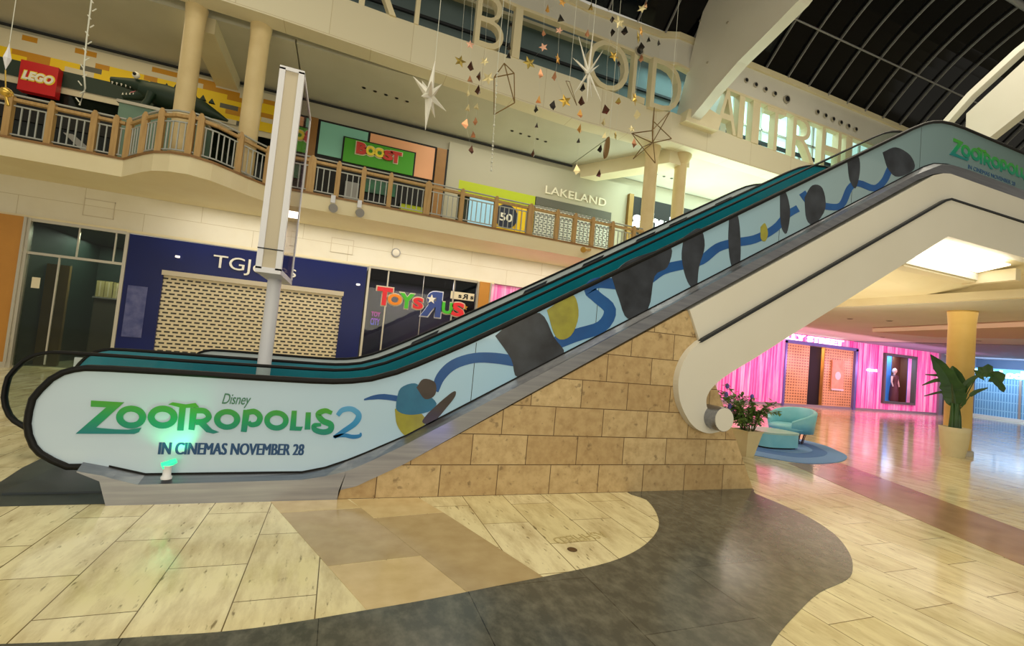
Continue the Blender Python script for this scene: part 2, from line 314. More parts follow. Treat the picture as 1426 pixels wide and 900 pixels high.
TITLE_STRIPS = [([(-1.415, 0.681), (-1.416, 0.66), (-1.421, 0.64), (-1.431, 0.621), (-1.446, 0.606), (-1.464, 0.594), (-1.484, 0.587), (-1.506, 0.584), (-1.529, 0.586), (-1.551, 0.592), (-1.571, 0.603), (-1.588, 0.617), (-1.602, 0.634), (-1.611, 0.653), (-1.616, 0.674), (-1.616, 0.694), (-1.61, 0.714), (-1.601, 0.732), (-1.587, 0.748), (-1.569, 0.76), (-1.549, 0.767), (-1.527, 0.771), (-1.504, 0.769), (-1.482, 0.763), (-1.462, 0.753), (-1.444, 0.739), (-1.43, 0.721), (-1.42, 0.702), (-1.415, 0.681)], [(-1.461, 0.679), (-1.462, 0.669), (-1.465, 0.66), (-1.47, 0.651), (-1.478, 0.643), (-1.488, 0.638), (-1.499, 0.634), (-1.512, 0.633), (-1.524, 0.633), (-1.536, 0.636), (-1.547, 0.641), (-1.556, 0.648), (-1.564, 0.656), (-1.569, 0.666), (-1.571, 0.675), (-1.571, 0.685), (-1.568, 0.695), (-1.562, 0.703), (-1.554, 0.711), (-1.545, 0.717), (-1.533, 0.72), (-1.521, 0.722), (-1.509, 0.721), (-1.497, 0.718), (-1.486, 0.713), (-1.477, 0.707), (-1.469, 0.698), (-1.464, 0.689), (-1.461, 0.679)]), ([(-1.196, 0.688), (-1.196, 0.667), (-1.202, 0.646), (-1.212, 0.628), (-1.227, 0.612), (-1.246, 0.6), (-1.267, 0.592), (-1.29, 0.59), (-1.314, 0.591), (-1.337, 0.598), (-1.357, 0.608), (-1.375, 0.623), (-1.389, 0.641), (-1.399, 0.66), (-1.404, 0.681), (-1.404, 0.702), (-1.398, 0.722), (-1.388, 0.741), (-1.374, 0.756), (-1.355, 0.769), (-1.334, 0.777), (-1.311, 0.78), (-1.288, 0.779), (-1.265, 0.772), (-1.244, 0.762), (-1.225, 0.747), (-1.211, 0.73), (-1.201, 0.71), (-1.196, 0.688)], [(-1.244, 0.687), (-1.244, 0.677), (-1.247, 0.667), (-1.253, 0.658), (-1.261, 0.651), (-1.272, 0.645), (-1.283, 0.642), (-1.296, 0.64), (-1.309, 0.641), (-1.321, 0.644), (-1.333, 0.649), (-1.342, 0.656), (-1.35, 0.664), (-1.355, 0.673), (-1.358, 0.683), (-1.357, 0.693), (-1.354, 0.702), (-1.348, 0.711), (-1.34, 0.718), (-1.33, 0.724), (-1.318, 0.728), (-1.306, 0.729), (-1.293, 0.728), (-1.281, 0.726), (-1.269, 0.721), (-1.259, 0.714), (-1.251, 0.706), (-1.246, 0.697), (-1.244, 0.687)]), ([(-0.729, 0.684), (-0.729, 0.664), (-0.735, 0.645), (-0.745, 0.627), (-0.759, 0.612), (-0.777, 0.601), (-0.798, 0.594), (-0.82, 0.591), (-0.842, 0.592), (-0.864, 0.599), (-0.884, 0.609), (-0.901, 0.623), (-0.914, 0.639), (-0.923, 0.658), (-0.928, 0.678), (-0.928, 0.698), (-0.923, 0.717), (-0.913, 0.735), (-0.899, 0.749), (-0.881, 0.761), (-0.861, 0.768), (-0.839, 0.771), (-0.817, 0.77), (-0.795, 0.764), (-0.775, 0.754), (-0.757, 0.74), (-0.743, 0.724), (-0.734, 0.705), (-0.729, 0.684)], [(-0.776, 0.683), (-0.776, 0.673), (-0.779, 0.663), (-0.785, 0.655), (-0.792, 0.648), (-0.802, 0.642), (-0.813, 0.638), (-0.825, 0.637), (-0.837, 0.638), (-0.848, 0.641), (-0.859, 0.646), (-0.868, 0.652), (-0.875, 0.66), (-0.88, 0.67), (-0.882, 0.679), (-0.882, 0.689), (-0.879, 0.699), (-0.874, 0.707), (-0.866, 0.714), (-0.857, 0.72), (-0.846, 0.724), (-0.834, 0.725), (-0.822, 0.724), (-0.811, 0.722), (-0.8, 0.717), (-0.791, 0.71), (-0.783, 0.702), (-0.778, 0.693), (-0.776, 0.683)]), ([(-0.342, 0.688), (-0.342, 0.667), (-0.347, 0.648), (-0.358, 0.63), (-0.372, 0.615), (-0.39, 0.604), (-0.41, 0.596), (-0.432, 0.594), (-0.454, 0.595), (-0.476, 0.601), (-0.496, 0.612), (-0.513, 0.626), (-0.526, 0.643), (-0.535, 0.661), (-0.54, 0.681), (-0.54, 0.702), (-0.535, 0.721), (-0.525, 0.739), (-0.511, 0.754), (-0.493, 0.765), (-0.473, 0.773), (-0.451, 0.776), (-0.429, 0.774), (-0.407, 0.768), (-0.387, 0.758), (-0.37, 0.744), (-0.356, 0.727), (-0.346, 0.708), (-0.342, 0.688)], [(-0.387, 0.686), (-0.387, 0.676), (-0.39, 0.667), (-0.396, 0.658), (-0.404, 0.651), (-0.414, 0.645), (-0.425, 0.642), (-0.437, 0.64), (-0.449, 0.641), (-0.461, 0.644), (-0.472, 0.649), (-0.481, 0.656), (-0.489, 0.664), (-0.494, 0.673), (-0.496, 0.683), (-0.496, 0.693), (-0.493, 0.702), (-0.487, 0.711), (-0.479, 0.718), (-0.47, 0.724), (-0.459, 0.728), (-0.446, 0.729), (-0.434, 0.728), (-0.422, 0.726), (-0.411, 0.721), (-0.402, 0.714), (-0.394, 0.706), (-0.389, 0.696), (-0.387, 0.686)]), ([(-1.084, 0.725), (-1.067, 0.725), (-1.05, 0.726), (-1.034, 0.726), (-1.021, 0.726), (-1.012, 0.724), (-1.005, 0.72), (-0.998, 0.713), (-0.993, 0.706), (-0.99, 0.7), (-0.989, 0.7), (-0.989, 0.701), (-0.992, 0.697), (-0.997, 0.691), (-1.004, 0.686), (-1.012, 0.681), (-1.019, 0.679), (-1.028, 0.677), (-1.04, 0.676), (-1.053, 0.675), (-1.066, 0.673)], [(-1.089, 0.772), (-1.072, 0.772), (-1.055, 0.773), (-1.038, 0.774), (-1.019, 0.773), (-1.001, 0.769), (-0.985, 0.759), (-0.971, 0.747), (-0.96, 0.732), (-0.952, 0.716), (-0.947, 0.697), (-0.951, 0.678), (-0.959, 0.664), (-0.969, 0.653), (-0.98, 0.644), (-0.992, 0.637), (-1.006, 0.632), (-1.02, 0.629), (-1.033, 0.628), (-1.046, 0.627), (-1.058, 0.626)]), ([(-0.677, 0.723), (-0.664, 0.726), (-0.651, 0.729), (-0.641, 0.732), (-0.632, 0.732), (-0.627, 0.732), (-0.621, 0.729), (-0.614, 0.723), (-0.606, 0.716), (-0.601, 0.709), (-0.599, 0.705), (-0.598, 0.701), (-0.598, 0.694), (-0.6, 0.685), (-0.603, 0.677), (-0.605, 0.673), (-0.608, 0.67), (-0.616, 0.666), (-0.625, 0.663), (-0.634, 0.662), (-0.639, 0.661), (-0.638, 0.66), (-0.638, 0.659), (-0.64, 0.662), (-0.644, 0.669), (-0.649, 0.675)], [(-0.688, 0.772), (-0.676, 0.774), (-0.664, 0.777), (-0.651, 0.78), (-0.635, 0.782), (-0.619, 0.779), (-0.603, 0.772), (-0.589, 0.762), (-0.576, 0.75), (-0.565, 0.735), (-0.557, 0.719), (-0.553, 0.7), (-0.554, 0.683), (-0.558, 0.666), (-0.564, 0.651), (-0.573, 0.637), (-0.586, 0.628), (-0.601, 0.622), (-0.615, 0.619), (-0.629, 0.618), (-0.642, 0.619), (-0.656, 0.626), (-0.665, 0.637), (-0.669, 0.646), (-0.671, 0.652), (-0.674, 0.658)]), ([(0.022, 0.785), (0.01, 0.791), (-0.002, 0.797), (-0.016, 0.804), (-0.032, 0.809), (-0.049, 0.81), (-0.067, 0.807), (-0.084, 0.801), (-0.1, 0.792), (-0.115, 0.779), (-0.124, 0.756), (-0.119, 0.731), (-0.108, 0.713), (-0.095, 0.697), (-0.08, 0.683), (-0.065, 0.67), (-0.047, 0.659), (-0.028, 0.653), (-0.012, 0.647), (-0.002, 0.643), (-0.001, 0.643), (-0.001, 0.643), (-0.0, 0.64), (-0.0, 0.634), (-0.001, 0.629), (-0.002, 0.627), (-0.005, 0.625), (-0.011, 0.621), (-0.021, 0.618), (-0.033, 0.616), (-0.043, 0.615), (-0.054, 0.616), (-0.068, 0.618), (-0.082, 0.622), (-0.093, 0.626), (-0.099, 0.628), (-0.101, 0.63), (-0.102, 0.632), (-0.103, 0.634), (-0.104, 0.634), (-0.108, 0.632), (-0.108, 0.633), (-0.101, 0.635), (-0.089, 0.638), (-0.075, 0.64), (-0.062, 0.643)], [(0.013, 0.752), (-0.0, 0.755), (-0.014, 0.76), (-0.025, 0.764), (-0.035, 0.765), (-0.042, 0.764), (-0.05, 0.761), (-0.062, 0.755), (-0.072, 0.749), (-0.077, 0.744), (-0.076, 0.748), (-0.075, 0.751), (-0.07, 0.744), (-0.061, 0.734), (-0.049, 0.723), (-0.039, 0.715), (-0.03, 0.71), (-0.016, 0.706), (0.0, 0.701), (0.018, 0.694), (0.036, 0.68), (0.048, 0.66), (0.052, 0.64), (0.052, 0.622), (0.047, 0.605), (0.038, 0.589), (0.025, 0.578), (0.01, 0.571), (-0.006, 0.566), (-0.023, 0.563), (-0.039, 0.563), (-0.056, 0.564), (-0.074, 0.568), (-0.092, 0.573), (-0.108, 0.58), (-0.123, 0.589), (-0.136, 0.602), (-0.143, 0.617), (-0.147, 0.632), (-0.146, 0.649), (-0.136, 0.664), (-0.122, 0.671), (-0.108, 0.672), (-0.093, 0.672), (-0.08, 0.671), (-0.067, 0.671)])]
TITLE_TWO = [([(0.085, 0.736), (0.093, 0.747), (0.1, 0.758), (0.106, 0.767), (0.112, 0.774), (0.119, 0.778), (0.129, 0.782), (0.143, 0.786), (0.158, 0.788), (0.172, 0.789), (0.183, 0.787), (0.195, 0.783), (0.209, 0.775), (0.222, 0.766), (0.231, 0.758), (0.234, 0.753), (0.234, 0.748), (0.233, 0.74), (0.229, 0.728), (0.223, 0.715), (0.214, 0.7), (0.2, 0.684), (0.18, 0.666), (0.157, 0.647), (0.134, 0.629), (0.115, 0.612), (0.1, 0.599), (0.087, 0.587), (0.075, 0.577), (0.064, 0.567), (0.051, 0.556)], [(0.054, 0.759), (0.06, 0.77), (0.065, 0.781), (0.072, 0.794), (0.082, 0.808), (0.095, 0.819), (0.111, 0.827), (0.129, 0.833), (0.149, 0.837), (0.17, 0.838), (0.19, 0.836), (0.211, 0.83), (0.231, 0.82), (0.251, 0.807), (0.269, 0.791), (0.282, 0.77), (0.287, 0.747), (0.286, 0.725), (0.28, 0.703), (0.269, 0.683), (0.255, 0.664), (0.236, 0.644), (0.212, 0.625), (0.187, 0.606), (0.163, 0.589), (0.142, 0.575), (0.125, 0.564), (0.11, 0.554), (0.097, 0.546), (0.083, 0.538), (0.07, 0.53)]), ([(0.056, 0.536), (0.075, 0.538), (0.094, 0.541), (0.113, 0.544), (0.131, 0.545), (0.147, 0.545), (0.162, 0.544), (0.178, 0.54), (0.195, 0.536), (0.212, 0.533), (0.229, 0.531), (0.245, 0.532), (0.26, 0.534), (0.274, 0.538), (0.286, 0.542), (0.297, 0.548), (0.305, 0.558), (0.307, 0.569), (0.305, 0.578), (0.303, 0.584), (0.302, 0.589)], [(0.051, 0.558), (0.069, 0.563), (0.087, 0.569), (0.105, 0.574), (0.124, 0.579), (0.144, 0.581), (0.163, 0.581), (0.182, 0.578), (0.199, 0.574), (0.214, 0.571), (0.227, 0.571), (0.239, 0.57), (0.252, 0.571), (0.264, 0.572), (0.274, 0.574), (0.28, 0.575), (0.282, 0.575), (0.283, 0.575), (0.285, 0.579), (0.286, 0.585), (0.288, 0.592)])]
RIBBONS = [([(0.294, 0.899), (0.316, 0.902), (0.337, 0.906), (0.358, 0.908), (0.38, 0.91), (0.403, 0.913), (0.426, 0.915), (0.45, 0.915), (0.476, 0.914), (0.508, 0.913), (0.544, 0.91), (0.582, 0.905), (0.618, 0.901), (0.652, 0.896), (0.686, 0.89), (0.719, 0.884), (0.753, 0.878)], [(0.289, 0.912), (0.309, 0.922), (0.328, 0.932), (0.348, 0.942), (0.37, 0.95), (0.393, 0.957), (0.417, 0.963), (0.443, 0.967), (0.474, 0.97), (0.508, 0.968), (0.547, 0.965), (0.585, 0.961), (0.622, 0.956), (0.658, 0.951), (0.692, 0.946), (0.725, 0.94), (0.759, 0.934)]), ([(1.002, 1.014), (1.014, 1.052), (1.025, 1.088), (1.037, 1.12), (1.053, 1.149), (1.074, 1.179), (1.099, 1.21), (1.128, 1.238), (1.161, 1.262), (1.201, 1.285), (1.248, 1.305), (1.299, 1.323), (1.35, 1.337), (1.402, 1.345), (1.456, 1.349), (1.513, 1.35), (1.572, 1.349), (1.633, 1.347), (1.697, 1.342), (1.764, 1.336), (1.831, 1.331)], [(0.931, 1.034), (0.937, 1.072), (0.943, 1.11), (0.952, 1.153), (0.968, 1.195), (0.993, 1.236), (1.022, 1.275), (1.058, 1.313), (1.101, 1.347), (1.15, 1.376), (1.206, 1.401), (1.264, 1.422), (1.324, 1.438), (1.384, 1.45), (1.446, 1.457), (1.508, 1.461), (1.572, 1.463), (1.638, 1.461), (1.706, 1.457), (1.774, 1.451), (1.841, 1.446)]), ([(2.136, 1.488), (2.232, 1.532), (2.33, 1.578), (2.427, 1.623), (2.518, 1.664), (2.608, 1.7), (2.702, 1.733), (2.795, 1.77), (2.878, 1.818), (2.942, 1.88), (2.985, 1.95), (3.007, 2.022), (3.002, 2.099), (2.954, 2.165), (2.888, 2.207), (2.827, 2.236), (2.781, 2.26), (2.744, 2.282), (2.712, 2.298), (2.702, 2.302), (2.709, 2.287), (2.709, 2.281), (2.712, 2.289), (2.722, 2.3), (2.74, 2.31), (2.783, 2.317), (2.851, 2.321), (2.93, 2.324), (3.009, 2.327)], [(2.065, 1.613), (2.16, 1.659), (2.257, 1.706), (2.354, 1.752), (2.45, 1.796), (2.548, 1.834), (2.643, 1.866), (2.722, 1.895), (2.775, 1.924), (2.809, 1.959), (2.833, 1.998), (2.844, 2.033), (2.845, 2.051), (2.835, 2.064), (2.796, 2.09), (2.741, 2.119), (2.693, 2.147), (2.659, 2.168), (2.626, 2.184), (2.589, 2.21), (2.562, 2.261), (2.569, 2.314), (2.596, 2.359), (2.64, 2.399), (2.702, 2.428), (2.773, 2.442), (2.853, 2.448), (2.934, 2.451), (3.011, 2.455)]), ([(3.486, 2.472), (3.533, 2.51), (3.577, 2.547), (3.62, 2.58), (3.668, 2.609), (3.732, 2.636), (3.811, 2.664), (3.895, 2.691), (3.974, 2.717), (4.041, 2.74), (4.106, 2.76), (4.174, 2.784), (4.246, 2.82), (4.316, 2.87), (4.378, 2.927), (4.433, 2.978), (4.486, 3.019), (4.542, 3.048), (4.603, 3.074), (4.672, 3.098), (4.746, 3.123), (4.823, 3.146), (4.909, 3.168), (5.002, 3.196), (5.097, 3.233), (5.193, 3.282), (5.29, 3.337), (5.382, 3.397), (5.464, 3.457), (5.531, 3.52), (5.581, 3.582), (5.622, 3.637), (5.663, 3.68), (5.707, 3.715), (5.755, 3.747), (5.807, 3.779), (5.861, 3.813)], [(3.386, 2.566), (3.433, 2.601), (3.479, 2.638), (3.534, 2.678), (3.602, 2.716), (3.682, 2.749), (3.77, 2.778), (3.855, 2.804), (3.933, 2.829), (4.002, 2.851), (4.064, 2.87), (4.118, 2.889), (4.166, 2.913), (4.217, 2.95), (4.272, 3.0), (4.335, 3.056), (4.406, 3.108), (4.482, 3.147), (4.557, 3.177), (4.631, 3.203), (4.708, 3.229), (4.792, 3.255), (4.878, 3.278), (4.961, 3.302), (5.04, 3.331), (5.124, 3.372), (5.213, 3.421), (5.298, 3.474), (5.369, 3.525), (5.423, 3.573), (5.467, 3.625), (5.513, 3.681), (5.565, 3.736), (5.623, 3.783), (5.679, 3.821), (5.733, 3.853), (5.785, 3.887)]), ([(5.832, 4.048), (5.865, 4.024), (5.897, 3.996), (5.942, 3.967), (6.004, 3.945), (6.082, 3.933), (6.17, 3.928), (6.263, 3.929), (6.352, 3.936), (6.44, 3.944), (6.535, 3.957), (6.635, 3.982), (6.732, 4.032), (6.799, 4.111), (6.842, 4.2), (6.875, 4.282), (6.908, 4.34), (6.94, 4.374), (6.965, 4.396), (6.99, 4.408), (7.025, 4.419), (7.088, 4.421), (7.179, 4.414), (7.285, 4.407), (7.392, 4.418), (7.486, 4.453), (7.559, 4.501), (7.618, 4.553), (7.671, 4.611), (7.718, 4.679), (7.753, 4.752), (7.786, 4.819), (7.819, 4.871), (7.859, 4.909), (7.909, 4.946), (7.968, 4.984), (8.028, 5.026)], [(5.941, 4.131), (5.976, 4.104), (6.006, 4.079), (6.034, 4.06), (6.071, 4.047), (6.129, 4.038), (6.204, 4.033), (6.286, 4.033), (6.367, 4.037), (6.449, 4.043), (6.529, 4.053), (6.596, 4.068), (6.64, 4.09), (6.676, 4.135), (6.711, 4.209), (6.745, 4.293), (6.787, 4.367), (6.835, 4.421), (6.886, 4.463), (6.95, 4.496), (7.03, 4.518), (7.126, 4.524), (7.227, 4.516), (7.318, 4.51), (7.38, 4.516), (7.42, 4.532), (7.461, 4.56), (7.503, 4.598), (7.544, 4.642), (7.579, 4.694), (7.611, 4.76), (7.647, 4.833), (7.696, 4.904), (7.759, 4.962), (7.825, 5.008), (7.888, 5.047), (7.948, 5.085)])]
PATCHES = {'navy': [[(1.548, 1.64), (1.586, 1.679), (1.621, 1.718), (1.66, 1.757), (1.712, 1.795), (1.784, 1.841), (1.871, 1.892), (1.959, 1.932), (2.036, 1.941), (2.096, 1.904), (2.148, 1.835), (2.193, 1.756), (2.236, 1.69), (2.284, 1.642), (2.333, 1.6), (2.369, 1.562), (2.377, 1.526), (2.35, 1.494), (2.296, 1.467), (2.228, 1.439), (2.159, 1.405), (2.083, 1.354), (1.998, 1.291), (1.916, 1.24), (1.853, 1.219), (1.816, 1.24), (1.796, 1.29), (1.779, 1.353), (1.751, 1.412), (1.707, 1.467), (1.655, 1.525), (1.601, 1.583)], [(2.904, 2.47), (2.945, 2.52), (2.985, 2.571), (3.029, 2.62), (3.083, 2.667), (3.154, 2.712), (3.236, 2.754), (3.323, 2.794), (3.406, 2.831), (3.493, 2.871), (3.583, 2.913), (3.663, 2.942), (3.717, 2.944), (3.737, 2.905), (3.732, 2.836), (3.712, 2.76), (3.685, 2.697), (3.648, 2.66), (3.597, 2.636), (3.546, 2.607), (3.506, 2.555), (3.489, 2.467), (3.485, 2.355), (3.477, 2.242), (3.45, 2.153), (3.394, 2.089), (3.319, 2.038), (3.242, 2.006), (3.178, 2.002), (3.131, 2.032), (3.093, 2.092), (3.059, 2.165), (3.026, 2.231), (2.993, 2.29), (2.963, 2.35), (2.934, 2.41)], [(3.9, 3.11), (3.961, 3.156), (4.025, 3.208), (4.085, 3.249), (4.135, 3.262), (4.174, 3.238), (4.204, 3.187), (4.225, 3.122), (4.235, 3.056), (4.229, 2.99), (4.21, 2.917), (4.186, 2.842), (4.169, 2.769), (4.164, 2.69), (4.164, 2.607), (4.162, 2.535), (4.15, 2.491), (4.122, 2.479), (4.084, 2.492), (4.043, 2.522), (4.007, 2.563), (3.973, 2.617), (3.94, 2.687), (3.911, 2.763), (3.892, 2.836), (3.885, 2.904), (3.888, 2.973), (3.895, 3.042)], [(4.602, 3.469), (4.638, 3.498), (4.675, 3.534), (4.711, 3.556), (4.742, 3.544), (4.769, 3.481), (4.793, 3.383), (4.812, 3.272), (4.826, 3.173), (4.835, 3.086), (4.84, 2.998), (4.839, 2.922), (4.829, 2.867), (4.806, 2.835), (4.774, 2.821), (4.738, 2.825), (4.707, 2.849), (4.682, 2.899), (4.657, 2.972), (4.636, 3.057), (4.62, 3.139), (4.61, 3.219), (4.606, 3.302), (4.605, 3.386)], [(5.469, 3.962), (5.494, 3.985), (5.52, 4.013), (5.546, 4.031), (5.572, 4.024), (5.602, 3.985), (5.633, 3.921), (5.661, 3.846), (5.677, 3.771), (5.679, 3.687), (5.67, 3.592), (5.655, 3.509), (5.636, 3.46), (5.61, 3.451), (5.577, 3.471), (5.544, 3.512), (5.517, 3.569), (5.5, 3.648), (5.489, 3.748), (5.479, 3.857)], [(5.934, 4.027), (5.968, 4.083), (6.0, 4.142), (6.035, 4.195), (6.074, 4.233), (6.123, 4.254), (6.18, 4.264), (6.234, 4.258), (6.279, 4.234), (6.315, 4.184), (6.346, 4.112), (6.364, 4.031), (6.362, 3.955), (6.332, 3.88), (6.279, 3.8), (6.218, 3.732), (6.165, 3.687), (6.12, 3.671), (6.076, 3.674), (6.036, 3.694), (6.003, 3.73), (5.979, 3.786), (5.963, 3.863), (5.949, 3.947)], [(6.769, 4.728), (6.828, 4.771), (6.891, 4.821), (6.949, 4.859), (6.994, 4.868), (7.022, 4.837), (7.039, 4.778), (7.046, 4.706), (7.045, 4.637), (7.037, 4.566), (7.02, 4.487), (6.997, 4.419), (6.971, 4.38), (6.94, 4.377), (6.903, 4.399), (6.867, 4.438), (6.836, 4.482), (6.815, 4.533), (6.798, 4.596), (6.784, 4.663)], [(7.537, 5.064), (7.61, 5.106), (7.682, 5.151), (7.756, 5.191), (7.834, 5.216), (7.925, 5.223), (8.024, 5.216), (8.118, 5.199), (8.193, 5.174), (8.252, 5.136), (8.302, 5.088), (8.327, 5.033), (8.317, 4.979), (8.254, 4.921), (8.151, 4.857), (8.037, 4.801), (7.941, 4.768), (7.868, 4.76), (7.804, 4.77), (7.746, 4.794), (7.693, 4.827), (7.648, 4.874), (7.61, 4.935), (7.574, 5.001)]], 'olive': [[(2.119, 1.982), (2.16, 2.016), (2.201, 2.052), (2.242, 2.085), (2.283, 2.114), (2.324, 2.143), (2.367, 2.17), (2.406, 2.187), (2.44, 2.183), (2.468, 2.148), (2.493, 2.092), (2.51, 2.026), (2.516, 1.962), (2.51, 1.899), (2.494, 1.832), (2.469, 1.771), (2.439, 1.726), (2.401, 1.696), (2.354, 1.676), (2.306, 1.673), (2.262, 1.693), (2.224, 1.743), (2.188, 1.818), (2.154, 1.902)], [(0.589, 0.829), (0.618, 0.84), (0.646, 0.854), (0.676, 0.863), (0.711, 0.862), (0.757, 0.846), (0.811, 0.82), (0.861, 0.788), (0.893, 0.755), (0.902, 0.719), (0.895, 0.679), (0.878, 0.641), (0.857, 0.611), (0.831, 0.59), (0.797, 0.573), (0.76, 0.564), (0.728, 0.566), (0.699, 0.582), (0.671, 0.609), (0.646, 0.642), (0.626, 0.676), (0.612, 0.711), (0.604, 0.75), (0.597, 0.789)], [(5.156, 3.464), (5.174, 3.484), (5.192, 3.507), (5.211, 3.524), (5.228, 3.527), (5.247, 3.508), (5.267, 3.474), (5.284, 3.435), (5.292, 3.399), (5.29, 3.366), (5.28, 3.332), (5.266, 3.302), (5.25, 3.284), (5.231, 3.277), (5.208, 3.28), (5.186, 3.29), (5.17, 3.309), (5.161, 3.339), (5.159, 3.379), (5.158, 3.422)]], 'steelblue': [[(0.596, 0.899), (0.6, 0.935), (0.603, 0.971), (0.609, 1.006), (0.623, 1.034), (0.65, 1.057), (0.686, 1.076), (0.724, 1.088), (0.758, 1.091), (0.783, 1.083), (0.804, 1.066), (0.825, 1.042), (0.851, 1.018), (0.888, 0.992), (0.933, 0.962), (0.972, 0.931), (0.994, 0.903), (0.992, 0.877), (0.975, 0.853), (0.948, 0.831), (0.916, 0.813), (0.876, 0.799), (0.827, 0.788), (0.777, 0.78), (0.734, 0.778), (0.697, 0.781), (0.662, 0.789), (0.633, 0.801), (0.611, 0.816), (0.6, 0.833), (0.597, 0.854), (0.597, 0.877)]], 'brown': [[(0.776, 1.05), (0.791, 1.075), (0.804, 1.102), (0.819, 1.125), (0.839, 1.139), (0.867, 1.143), (0.901, 1.138), (0.934, 1.127), (0.958, 1.111), (0.971, 1.085), (0.978, 1.051), (0.977, 1.016), (0.97, 0.988), (0.954, 0.967), (0.929, 0.95), (0.9, 0.94), (0.874, 0.94), (0.849, 0.957), (0.825, 0.985), (0.801, 1.019)], [(0.917, 0.799), (0.954, 0.838), (0.992, 0.878), (1.029, 0.916), (1.063, 0.95), (1.094, 0.979), (1.123, 1.005), (1.148, 1.025), (1.166, 1.035), (1.178, 1.034), (1.184, 1.023), (1.184, 1.005), (1.179, 0.984), (1.167, 0.96), (1.149, 0.931), (1.127, 0.899), (1.101, 0.864), (1.072, 0.822), (1.037, 0.774), (1.003, 0.73), (0.971, 0.7), (0.94, 0.689), (0.909, 0.69), (0.883, 0.699), (0.869, 0.711), (0.87, 0.728), (0.883, 0.75), (0.901, 0.775)]]}
STRINGS = [('left-hand string below letter B', 8.5, [('s', 'pink', 1.76, 7.21, 0.082), ('t', 'dark copper', 1.82, 6.82, 0.082), ('t', 'copper', 1.83, 6.55, 0.069), ('t', 'pale gold', 1.81, 6.28, 0.055), ('t', 'pale gold', 1.84, 5.99, 0.068), ('t', 'copper', 1.82, 5.69, 0.082), ('t', 'dark copper', 1.99, 5.21, 0.082)]), ('second string below letter B', 8.7, [('s', 'pale gold', 2.12, 7.1, 0.085), ('t', 'dark copper', 2.05, 6.81, 0.085), ('s', 'pale gold', 2.23, 6.79, 0.128), ('t', 'dark copper', 2.05, 6.52, 0.085), ('t', 'pale gold', 2.06, 6.17, 0.071), ('t', 'copper', 2.06, 5.88, 0.07), ('t', 'copper', 2.04, 5.6, 0.07)]), ('short string between letters B and I', 8.9, [('t', 'dark', 2.65, 8.17, 0.059), ('t', 'dark', 2.65, 7.71, 0.074), ('t', 'dark', 2.66, 7.51, 0.074)]), ('string at right edge of letter I', 8.4, [('t', 'copper', 3.19, 7.86, 0.058), ('s', 'pink', 3.22, 7.57, 0.086), ('s', 'dull gold', 2.95, 7.16, 0.128), ('t', 'copper', 3.21, 7.03, 0.086), ('t', 'orange gold', 3.22, 6.5, 0.086), ('t', 'dark', 3.18, 6.31, 0.071), ('t', 'dark', 3.23, 5.97, 0.057), ('t', 'dark copper', 3.22, 5.41, 0.071)]), ('string left of white twig star', 8.6, [('s', 'orange gold', 3.62, 8.79, 0.09), ('t', 'orange gold', 3.31, 8.56, 0.074), ('t', 'dark', 3.62, 8.45, 0.09), ('s', 'pale pink', 3.61, 8.18, 0.075), ('s', 'orange gold', 3.64, 7.57, 0.104), ('t', 'copper', 3.61, 7.21, 0.089), ('t', 'dark', 3.62, 6.6, 0.089), ('s', 'gold', 3.89, 6.74, 0.135)]), ('string through white twig star', 8.45, [('t', 'dull gold', 4.22, 8.81, 0.076), ('t', 'copper', 4.19, 8.24, 0.075), ('t', 'dark', 4.2, 7.05, 0.09), ('t', 'dark copper', 4.2, 6.78, 0.09), ('t', 'orange gold', 4.19, 6.49, 0.089), ('t', 'orange gold', 4.22, 6.2, 0.089), ('t', 'dark', 4.21, 5.91, 0.06), ('t', 'pale gold', 4.22, 5.32, 0.089)]), ('string below letter O', 8.5, [('t', 'dark copper', 4.8, 6.77, 0.107), ('t', 'pale gold', 4.79, 6.51, 0.077), ('t', 'pale gold', 4.84, 6.2, 0.077), ('t', 'dark', 4.76, 5.91, 0.076), ('t', 'dark copper', 4.79, 5.37, 0.091)]), ('string at right side of letter O', 8.75, [('t', 'dark', 4.92, 8.98, 0.08), ('s', 'pale gold', 5.1, 8.96, 0.144), ('t', 'dark', 4.95, 8.7, 0.08), ('t', 'dark', 5.26, 8.83, 0.097), ('s', 'gold', 5.04, 8.16, 0.112), ('t', 'dark', 5.18, 8.04, 0.064), ('t', 'dull gold', 5.25, 7.2, 0.08), ('s', 'dull gold', 5.25, 6.4, 0.095)]), ('right-hand string before letters L and D', 8.6, [('s', 'pale gold', 5.56, 9.34, 0.096), ('t', 'copper', 5.66, 9.49, 0.081), ('s', 'orange gold', 5.59, 8.82, 0.112), ('s', 'dull gold', 5.53, 8.66, 0.128), ('t', 'dark', 5.62, 8.49, 0.096), ('t', 'dark', 5.8, 8.7, 0.065), ('t', 'dark', 6.07, 8.72, 0.065), ('t', 'copper', 5.65, 8.24, 0.08), ('s', 'gold', 5.57, 7.26, 0.143), ('t', 'pale gold', 5.66, 6.95, 0.096), ('s', 'pale gold', 5.56, 6.57, 0.079), ('t', 'copper', 5.64, 6.29, 0.095)])]
